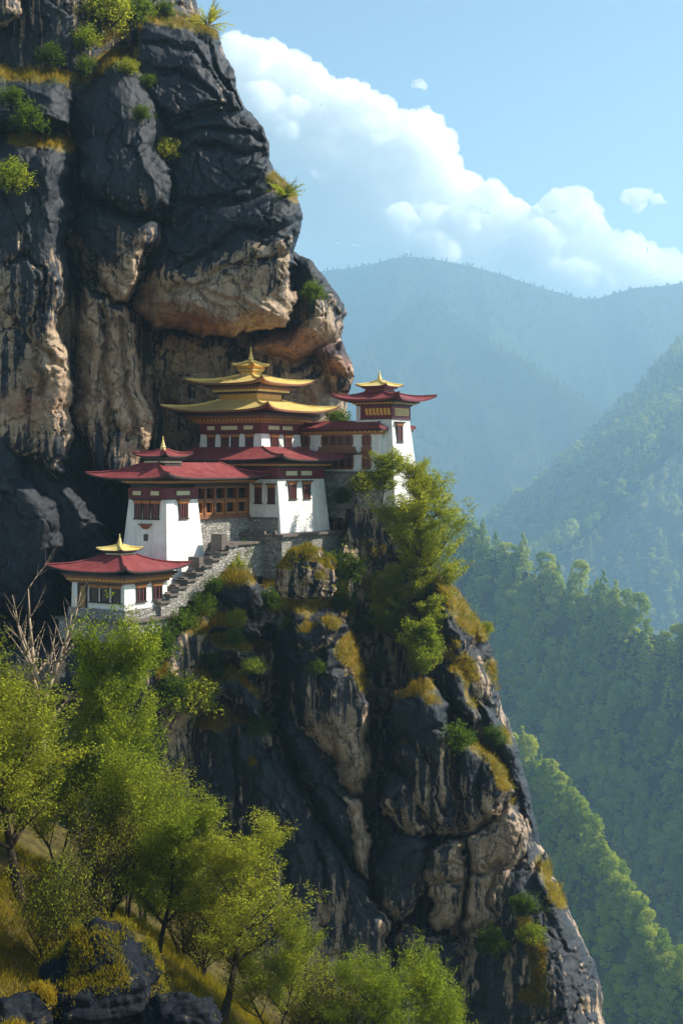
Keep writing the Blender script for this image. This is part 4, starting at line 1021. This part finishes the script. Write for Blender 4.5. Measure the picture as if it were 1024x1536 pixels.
# (px, py of the middle, radius px, bright? (lit copy of the leaves), label)
SHR = [
 (20,262,30,1,'bright sunlit shrub at the picture edge on the dark cliff wall'),
 (45,175,24,0,'dark green shrub on a ledge above the bright edge shrub'),
 (18,142,18,0,'small dim shrub above the dark green ledge shrub'),
 (130,55,20,1,'sunlit round shrub alone below the cliff top'),
 (75,80,20,0,'dim shrub in the shaded cleft below the cliff top'),
 (130,98,18,0,'dim shrub just beneath the sunlit round one'),
 (165,12,36,1,'large sunlit bush on the cliff top, first of the row'),
 (208,14,28,1,'middle sunlit bush on the cliff top'),
 (250,14,14,1,'little bush beside the cliff top moss hump'),
 (195,98,15,0,'small dark shrub on the shoulder of the rounded column'),
 (220,118,11,0,'tiny dark shrub on the edge of the rounded column'),
 (214,168,14,0,'lone shrub on the flank of the rounded column'),
 (253,222,20,0,'shrub hanging in the deep cleft between two rock columns'),
 (472,436,18,1,'small sunlit bush on the rock nose above the gold roofs'),
 (303,906,20,1,'sunlit shrub below the stair wall foot'),
 (357,926,15,1,'small bright shrub on the ledge beside the perched boulder'),
 (407,898,17,1,'green shrub leaning against the perched boulder'),
 (240,968,34,0,'big dark shrub below the shrine plinth'),
 (292,1042,36,0,'broad dark green shrub over the lower ledge'),
 (258,1030,28,0,'dark shrub next to the broad one over the lower ledge'),
 (318,990,17,0,'mid green shrub in the middle of the ledges'),
 (378,996,17,0,'low spreading shrub at the end of the grassy ledge'),
 (350,954,16,0,'low shrub on the rock step in the ledges'),
 (386,1087,18,1,'round bright shrub alone on the dark slab'),
 (348,846,20,0,'dark shrub in the corner of the terrace walls'),
 (365,822,14,0,'dark shrub against the terrace retaining wall'),
 (512,900,22,1,'sunlit shrub hugging the flank of the perched boulder'),
 (505,880,18,1,'sunlit shrub at the shoulder of the perched boulder'),
 (520,850,28,0,'dim shrub in the gorge beside the terrace end'),
 (545,935,16,0,'dim shrub low in the dark gorge'),
 (568,994,15,0,'small shrub in the dark gorge beside the streaked pillar'),
 (690,1104,24,1,'bright round shrub on the crag shelf'),
 (741,1102,17,1,'bright shrub on the crag edge above the valley'),
 (730,940,12,1,'little shrub overhanging the mossy crest'),
 (476,998,13,0,'tiny green shrub on the face of the central pillar'),
 (788,1355,18,1,'sunlit shrub high on the lower spur'),
 (800,1398,20,1,'bright rounded shrub in the middle of the lower spur'),
 (735,1412,22,0,'dim shrub in the shaded foot of the crag'),
 (512,743,16,0,'dark shrub under the stone base of the long hall'),
 (545,722,20,0,'dark bush at the end of the long hall stone base'),
 (505,626,18,1,'bright bush growing behind the red hall roof'),
 (228,940,14,0,'small dark shrub beneath the shrine plinth coping'),
 (262,925,14,0,'small dark shrub at the bottom stair'),
 (275,930,20,0,'green shrub in front of the lowest stair blocks'),
 (322,878,17,0,'green shrub in front of the upper stair blocks'),
 (295,880,14,0,'small green shrub halfway along the stair wall'),
 (430,935,13,0,'small shrub on the grassy shelf below the perched boulder'),
 (330,1008,12,0,'small shrub on the grassy brown ledge'),
]
for k, (px, py, r_, br, lab) in enumerate(SHR):
    Y = depth_at(px, py + r_*.5) - .35
    if (px, py) == (505,626): Y = 125.5
    if lab.startswith('dark bush at the end'): Y = 118.5
    if lab.startswith('dark shrub under the stone base'): Y = 119.2
    if px in (348, 365) and py < 850: Y = 109.2 if px == 348 else 111.6
    s = r_*Y/F*1.3
    if Y == depth_at(px, py + r_*.5) - .35: Y -= .55*s
    p = P(px, py + r_*.62, Y)
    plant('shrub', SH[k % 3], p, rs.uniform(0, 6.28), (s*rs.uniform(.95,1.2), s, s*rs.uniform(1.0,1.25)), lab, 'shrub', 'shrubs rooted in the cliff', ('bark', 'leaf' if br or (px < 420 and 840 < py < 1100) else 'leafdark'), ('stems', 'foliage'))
for px, py, r_, lab in ((427,272,27,'spiky fern bush on the cliff silhouette against the cloud'), (312,14,28,'spiky fern bush on the cliff top against the sky')):
    Y = depth_at(px-6, py+26) - .2
    if Y > 130: Y = 120
    plant('fern_bush', FERN, P(px, py + r_*.8, Y), rs.uniform(0, 6), r_*Y/F*1.05, lab, 'shrub', None, ('bark', 'leaf'), ('stems', 'fronds'))
# ------------------------------------------------------------------ valley: ground, hills, forest
def sheet(name, X, Y, Z, mat, kind='structure'):
    nr, nc = X.shape; ii = np.arange(nr*nc).reshape(nr, nc)
    q = np.stack([ii[:-1,:-1], ii[:-1,1:], ii[1:,1:], ii[1:,:-1]], -1).reshape(-1, 4)
    return tag(link(name, np_mesh(name, np.stack([X, Y, Z], -1).reshape(-1,3), q, True), M[mat]), kind=kind)
K = 2.4       # the valley is this much deeper than the figures below, trees included
gxx, gyy = np.meshgrid(np.linspace(-3400*K, 3400*K, 60), np.linspace(-40, 3700*K, 60))
sheet('ground', gxx, gyy, -560*K + 20*K*fbm(gxx/1200, gyy/1200, seed=400, oct=3), 'ground')

def hill(name, ridge, slope, dirn, L, nu, nv, amp, lam, seed, back=.9, mat='hill', deep=1.0):
    """a slope that falls from a ridge line given as (px, py, depth); returns position arrays"""
    k_ = K*deep; L = L*k_; amp = amp*k_; lam = lam*k_
    rp = np.array([P(r[0], r[1], r[2]*k_) for r in ridge]); seg = np.r_[0, np.cumsum(np.linalg.norm(np.diff(rp, axis=0), axis=1))]
    u = np.linspace(0, seg[-1], nu); R = np.stack([np.interp(u, seg, rp[:, k]) for k in range(3)], -1)
    k_ = max(1, nu//60); ker = np.ones(2*k_+1)/(2*k_+1)
    for c in range(3): R[:, c] = np.convolve(np.pad(R[:, c], k_, mode='edge'), ker, 'valid')
    v = np.linspace(-.18, 1, nv)*L
    d = np.array(dirn, dtype=float); d /= np.linalg.norm(d)
    X = R[None, :, 0] + d[0]*v[:, None]; Y = R[None, :, 1] + d[1]*v[:, None]
    Z = R[None, :, 2] - slope*np.maximum(v, 0)[:, None]*(1 + .0*v[:, None]) - back*np.maximum(-v, 0)[:, None]
    g = sst(0, L*.12, np.abs(v))[:, None]
    gul = (ridged(X/lam, Y/lam*.6, seed, 4) - .55)*amp*2 + fbm(X/lam*3, Y/lam*3, seed=seed+5, oct=3)*amp*.25
    Z = Z + gul*(.12 + .88*g)
    sheet(name, X, Y, Z, mat)
    return X, Y, Z
rdg = lambda *p: list(p)
H3 = hill('far_mountain', [(300,430,2350),(440,412,2300),(520,400,2250),(560,392,2200),(605,383,2200),(660,393,2200),(720,404,2200),(790,420,2200),(850,436,2200),(885,446,2200),(930,434,2200),(980,427,2200),(1024,424,2200),(1200,395,2200),(1400,420,2200)], .62, (-.1,-1), 1150, 260, 150, 70, 420, 410)
H3b = hill('mountain_spur', [(640,440,1900),(700,492,1850),(740,512,1800),(790,535,1760),(850,575,1720),(905,618,1680),(960,680,1640),(1040,760,1600)], .55, (-.75,-.65), 700, 160, 90, 30, 200, 420)
H2 = hill('right_ridge', [(1300,300,1000),(1130,430,980),(1024,515,950),(990,552,940),(960,590,930),(925,618,915),(890,650,900),(850,690,885),(800,738,865),(735,785,850),(690,815,840),(600,860,820)], .42, (-.45,-.9), 330, 190, 100, 13, 90, 430, deep=1.5)
H2b = hill('shaded_ridge', [(1250,520,880),(1130,600,860),(1040,652,850),(990,680,840),(950,706,830),(905,758,815),(860,800,800),(820,845,785),(740,900,770)], .75, (-.2,-1), 430, 150, 80, 14, 110, 440, deep=1.5)
H1 = hill('forest_ridge', [(440,740,540),(560,763,510),(640,788,495),(690,810,480),(740,828,465),(780,848,450),(830,870,432),(870,896,415),(915,920,400),(960,943,385),(1040,963,370),(1200,958,350),(1400,928,340)], .9, (.1,-1), 300, 170, 130, 12, 62, 450)
H0 = hill('near_forest_slope', [(640,1040,315),(740,1110,300),(790,1150,290),(835,1195,275),(865,1235,265),(905,1310,252),(955,1395,238),(1000,1450,226),(1060,1500,216),(1200,1560,205)], .85, (.35,-.95), 190, 110, 90, 5, 40, 460)

# ---- forest trees: low detail, a crown of leaf clumps round a thin trunk
def forest_tree(name, seed, kind, H, n, leaf):
    rng = np.random.default_rng(seed); r = random.Random(seed)
    C = []; N = []
    if kind == 'fir':
        W = H*.25
        for i in range(95):
            t = r.random()**1.25; a = r.uniform(0, 6.28); rr = (W*(1-t)**.85 + .1)*r.uniform(.45, 1.05); br = H*r.uniform(.035, .07)*(1.15-.6*t); m = int(n/95)
            q = rng.normal(0, 1, (m, 3)); q /= np.linalg.norm(q, axis=1, keepdims=True); N.append(q + np.array([math.cos(a)*.5, math.sin(a)*.5, .5])); q *= br*rng.uniform(.4, 1.05, (m, 1)); q[:, 2] *= .6
            C.append(q + np.array([rr*math.cos(a), rr*math.sin(a), H*(.13 + .86*t) - rr*.25]))
    else:
        blobs = 15 if kind == 'round' else 20
        for i in range(blobs):
            a = r.uniform(0, 6.28); t = r.uniform(.28, .95); w = (H*.30 if kind == 'round' else H*.25)*math.sin(math.pi*min(1, .25 + .72*t))**.7
            c = np.array([math.cos(a)*w*r.uniform(.2,1), math.sin(a)*w*r.uniform(.2,1), H*t]); br = H*r.uniform(.085, .15); m = int(n/blobs)
            q = rng.normal(0, 1, (m, 3)); q /= np.linalg.norm(q, axis=1, keepdims=True); q *= br*rng.uniform(.55, 1.05, (m, 1)); q[:, 2] *= .75
            C.append(c + q); N.append(q/br + np.array([0, 0, .25]))
    C = np.concatenate(C); N = np.concatenate(N) + rng.normal(0, .35, C.shape); N /= np.linalg.norm(N, axis=1, keepdims=True)
    s = np.cross(N, rng.normal(0, 1, N.shape)); s /= np.linalg.norm(s, axis=1, keepdims=True); d = np.cross(N, s); l = leaf*rng.uniform(.5, 1.2, (len(C), 1))
    V = np.stack([C - d*l*.5, C + s*l*.38, C + d*l*.5, C - s*l*.38], 1).reshape(-1, 3); Q = np.arange(len(V)).reshape(-1, 4)
    t = MB(); t.tube((0,0,-1.5), (0,0,H*.85), H*.016, .03, 6); tv = np.array(t.v); tf = [f for f in t.f if len(f) == 4]
    Vall = np.concatenate([V, tv]); Qall = np.concatenate([Q, np.array(tf) + len(V)])
    me = np_mesh(name, Vall, Qall, False, np.r_[np.zeros(len(Q)), np.ones(len(tf))].astype(np.int32))
    me.materials.append(M['leafvalley']); me.materials.append(M['bark'])
    return me
FT = [forest_tree('fir_tree', 501, 'fir', 14, 2600, .55), forest_tree('broad_tree', 502, 'round', 11, 2200, .6), forest_tree('tall_broad_tree', 503, 'tall', 13, 2400, .58),
      forest_tree('fir_tree', 504, 'fir', 13, 2400, .55), forest_tree('broad_tree', 505, 'round', 10, 2000, .55)]

def scatter_pts(Hs, spacing, rng, jit=.5, vmin=0.0, cond=None):
    X, Y, Z = Hs; nr, nc = X.shape
    A = float(np.linalg.norm([X[-1,0]-X[0,0], Y[-1,0]-Y[0,0]]))*float(np.sum(np.hypot(np.diff(X[0]), np.diff(Y[0]))))
    n = int(A/(spacing*K)**2); u = rng.uniform(0, nc-1.01, n); v = rng.uniform(vmin*nr, nr-1.01, n)
    i = v.astype(int); j = u.astype(int); fu = u-j; fv = v-i
    L = lambda Q: (Q[i,j]*(1-fu)+Q[i,j+1]*fu)*(1-fv) + (Q[i+1,j]*(1-fu)+Q[i+1,j+1]*fu)*fv
    p = np.stack([L(X), L(Y), L(Z)], -1)
    px = 512 + F*p[:,0]/p[:,1]; py = HZ - F*p[:,2]/p[:,1]
    k = (px > 400) & (px < 1120) & (py > 340) & (py < 1640)
    return p[k], px[k], py[k]

def instances(name, pts, scl, seed, label, protos, mat=None):
    """ONE object: instances of the forest tree meshes on points (uncountable far wood)"""
    rng = np.random.default_rng(seed)
    me = bpy.data.meshes.new(name); me.vertices.add(len(pts)); me.vertices.foreach_set('co', np.ascontiguousarray(pts, dtype=np.float32).ravel())
    for nm, A in (('sc', scl*K), ('rot', rng.uniform(0, 6.28, len(pts))), ('kind', rng.integers(0, len(protos), len(pts)).astype(np.float32))):
        a = me.attributes.new(nm, 'FLOAT', 'POINT'); a.data.foreach_set('value', np.ascontiguousarray(A, dtype=np.float32))
    me.update()
    o = link(name, me, None); tag(o, label, 'forest', kind='stuff')
    ng = bpy.data.node_groups.new(name, 'GeometryNodeTree')
    ng.interface.new_socket('Geometry', in_out='INPUT', socket_type='NodeSocketGeometry'); ng.interface.new_socket('Geometry', in_out='OUTPUT', socket_type='NodeSocketGeometry')
    gi = ng.nodes.new('NodeGroupInput'); go = ng.nodes.new('NodeGroupOutput'); jn = ng.nodes.new('GeometryNodeJoinGeometry')
    def att(nm):
        a = ng.nodes.new('GeometryNodeInputNamedAttribute'); a.data_type = 'FLOAT'; a.inputs[0].default_value = nm; return a.outputs[0]
    cx = ng.nodes.new('ShaderNodeCombineXYZ'); ng.links.new(att('rot'), cx.inputs[2])
    for k, ob in enumerate(protos):
        cmpn = ng.nodes.new('FunctionNodeCompare'); cmpn.data_type = 'FLOAT'; cmpn.operation = 'EQUAL'; ng.links.new(att('kind'), cmpn.inputs[0]); cmpn.inputs[1].default_value = k; cmpn.inputs['Epsilon'].default_value = .2
        oi = ng.nodes.new('GeometryNodeObjectInfo'); oi.inputs['Object'].default_value = ob; oi.transform_space = 'ORIGINAL'; oi.inputs['As Instance'].default_value = True
        ip = ng.nodes.new('GeometryNodeInstanceOnPoints')
        ng.links.new(gi.outputs[0], ip.inputs['Points']); ng.links.new(cmpn.outputs[0], ip.inputs['Selection']); ng.links.new(oi.outputs['Geometry'], ip.inputs['Instance'])
        ng.links.new(cx.outputs[0], ip.inputs['Rotation']); ng.links.new(att('sc'), ip.inputs['Scale']); ng.links.new(ip.outputs[0], jn.inputs[0])
    if mat:
        sm = ng.nodes.new('GeometryNodeSetMaterial'); sm.inputs['Material'].default_value = M[mat]; ng.links.new(jn.outputs[0], sm.inputs[0]); ng.links.new(sm.outputs[0], go.inputs[0])
    else: ng.links.new(jn.outputs[0], go.inputs[0])
    md = o.modifiers.new('scatter', 'NODES'); md.node_group = ng
    return o

rng = np.random.default_rng(31)
p0, x0, y0 = scatter_pts(H0, 2.9, rng); p1, x1, y1 = scatter_pts(H1, 4.7, rng, vmin=.14)
p2, x2, y2 = scatter_pts(H2, 10, rng, vmin=.12); p2b, x2b, y2b = scatter_pts(H2b, 10, rng, vmin=.12); p3, x3, y3 = scatter_pts(H3, 9, rng, vmin=.13); p3b, x3b, y3b = scatter_pts(H3b, 9, rng, vmin=.13)
# individuals: those of the two nearest slopes that stand clear of the crag, nearest first
edge = lambda py: np.interp(py, [760,880,1000,1130,1280,1400,1540], [650,690,745,785,815,872,918])
def split(p, x, y, n, ):
    vis = (x > edge(y) + 4) & (x < 1030) & (y > 770) & (y < 1545)
    order = np.argsort(np.where(vis, p[:, 1], 1e9)); k = min(n, int(vis.sum())); a = order[:k]; b = np.ones(len(p), bool); b[a] = False
    return a, b
LAB = {0: 'hazy conical fir in the wood on the valley slope beyond the crag', 1: 'rounded broadleaf tree in the wood on the valley slope beyond the crag', 2: 'tall full crowned tree in the wood on the valley slope beyond the crag', 3: 'hazy conical fir in the wood on the valley slope beyond the crag', 4: 'rounded broadleaf tree in the wood on the valley slope beyond the crag'}
NMS = {0: 'fir_tree', 1: 'broadleaf_tree', 2: 'forest_tree', 3: 'fir_tree', 4: 'broadleaf_tree'}
protos = {}
rr_ = random.Random(12)
def place(p, k, s):
    o = link(NMS[k], FT[k], None, None, tuple(p)); s = s*K; o.rotation_euler = (0, 0, rr_.uniform(0, 6.28)); o.scale = (s*rr_.uniform(.85,1.2), s*rr_.uniform(.85,1.2), s)
    tag(o, LAB[k], 'tree', {'fir_tree': 'firs on the valley slope', 'broadleaf_tree': 'broadleaf trees on the valley slope', 'forest_tree': 'tall crowned trees on the valley slope'}[NMS[k]])
    protos.setdefault(k, o); return o
a0_, r0_ = split(p0, x0, y0, 160); a1_, r1_ = split(p1, x1, y1, 140)
for i in a0_: place(p0[i], rr_.choice((1, 2, 4, 1, 2, 0)), rr_.uniform(.33, .66))
for i in a1_: place(p1[i], rr_.choice((0, 3, 2, 0, 4, 1)), rr_.uniform(.52, 1.0))
pl_ = [protos[k] for k in (0, 1, 2, 3, 4)]
def rest(name, p, lo, hi, lab, seed, pr, mat=None):
    instances(name, p, np.random.default_rng(seed).uniform(lo, hi, len(p)), seed, lab, pr, mat)
rest('near_wood', p0[r0_], .33, .66, 'sunlit green wood covering the near valley slope', 1, [pl_[1], pl_[2], pl_[4], pl_[0]])
rest('ridge_wood', p1[r1_], .52, 1.0, 'blue hazed wood covering the middle forest ridge', 2, [pl_[0], pl_[3], pl_[2], pl_[1]])
rest('side_wood', np.concatenate([p2, p2b]), .8, 1.4, 'distant wood covering the steep ridge to the valley side', 3, pl_, None)
rest('mountain_wood', np.concatenate([p3, p3b]), .35, .6, 'tiny far trees covering the blue mountain', 4, [pl_[0], pl_[3], pl_[2]], 'farleaf')
print('counts', len(a0_), len(a1_), len(p0), len(p1), len(p2), len(p2b), len(p3), len(p3b))

# ------------------------------------------------------------------ clouds far behind the mountains (closed bodies of dense white vapour)
def cloud_mat(dens):
    m = bpy.data.materials.new('cloud_vapour'); m.use_nodes = True; nt = m.node_tree; nt.nodes.remove(nt.nodes['Principled BSDF'])
    v = nt.nodes.new('ShaderNodeVolumePrincipled'); v.inputs['Color'].default_value = (1, 1, 1, 1); v.inputs['Density'].default_value = dens; v.inputs['Anisotropy'].default_value = .2
    nt.links.new(v.outputs[0], nt.nodes['Material Output'].inputs['Volume']); return m
CM = cloud_mat(.011)
def cloud(name, blobs, Y, vox, label, seed):
    """blobs (px, py, r px): a lump of balls fused by a voxel remesh, then broken up by two scales of billow"""
    import bmesh
    bm = bmesh.new(); r = random.Random(seed); s = Y/F
    for px, py, rad in blobs:
        Yd_ = Y + r.uniform(-.9, .9)*rad*s
        c = P(px, py, Yd_); mt = Matrix.Translation(c) @ Matrix.Diagonal((rad*s, rad*s, rad*s*.8, 1))
        bmesh.ops.create_icosphere(bm, subdivisions=3, radius=1.0, matrix=mt)
    me = bpy.data.meshes.new(name); bm.to_mesh(me); bm.free()
    o = link(name, me, CM); tag(o, label, 'cloud')
    rm = o.modifiers.new('fuse', 'REMESH'); rm.mode = 'VOXEL'; rm.voxel_size = vox*s
    for i, (sz, st) in enumerate(((34, 16), (14, 8), (6, 3))):
        tx = bpy.data.textures.new('billow', 'CLOUDS'); tx.noise_scale = sz*s; tx.noise_depth = 2
        d = o.modifiers.new('billow', 'DISPLACE'); d.texture = tx; d.texture_coords = 'GLOBAL'; d.strength = st*s*1.6; d.mid_level = .5
    return o
CY = 13500.0
top = [(250,60),(300,50),(350,52),(380,58),(410,62),(440,84),(470,96),(500,118),(530,120),(560,138),(580,165),(615,165),(640,165),(662,190),(672,232),(700,258),(735,268),(765,295),(785,315),(812,308),(838,288),(862,282),(885,305),(905,335),(940,348),(975,365),(1005,375),(1050,378),(1100,385),(1160,390)]
bl = []; rc = random.Random(8)
for (x, y) in top:
    R = rc.uniform(20, 32); bl.append((x, y + R*.75, R)); bl.append((x + rc.uniform(-18,18), y + R*1.7, R*rc.uniform(.7,1.2)))
    yy = y + 55
    while yy < 520:
        bl.append((x + rc.uniform(-16, 16), yy, rc.uniform(26, 46))); yy += rc.uniform(30, 46)
cloud('cumulus_cloud', bl, CY, 3.0, 'great white billowing cloud bank behind the cliff and mountain', 1)
cloud('small_cloud', [(945,296,13),(962,292,17),(980,298,14),(938,302,9),(960,304,14),(992,302,7)], CY, 2.0, 'small separate puff of cloud above the cloud bank', 2)
cloud('cloud_wisp', [(620,125,6),(628,126,7),(634,128,4)], CY, 1.2, 'tiny wisp of cloud in the open blue sky', 3)

# ------------------------------------------------------------------ haze: one closed box of even, thin blue air
bm_ = MB(); bm_.box(-3500*K, 3500*K, -60, 3800*K, -600*K, 375*K)
hm = bpy.data.materials.new('haze_air'); hm.use_nodes = True; hn = hm.node_tree; hn.nodes.remove(hn.nodes['Principled BSDF'])
hv = hn.nodes.new('ShaderNodeVolumePrincipled'); hv.inputs['Color'].default_value = (.50, .78, 1.0, 1); hv.inputs['Density'].default_value = .0002; hv.inputs['Anisotropy'].default_value = .3
hn.links.new(hv.outputs[0], hn.nodes['Material Output'].inputs['Volume'])
tag(link('haze', bm_.mesh('haze'), hm), kind='stuff')
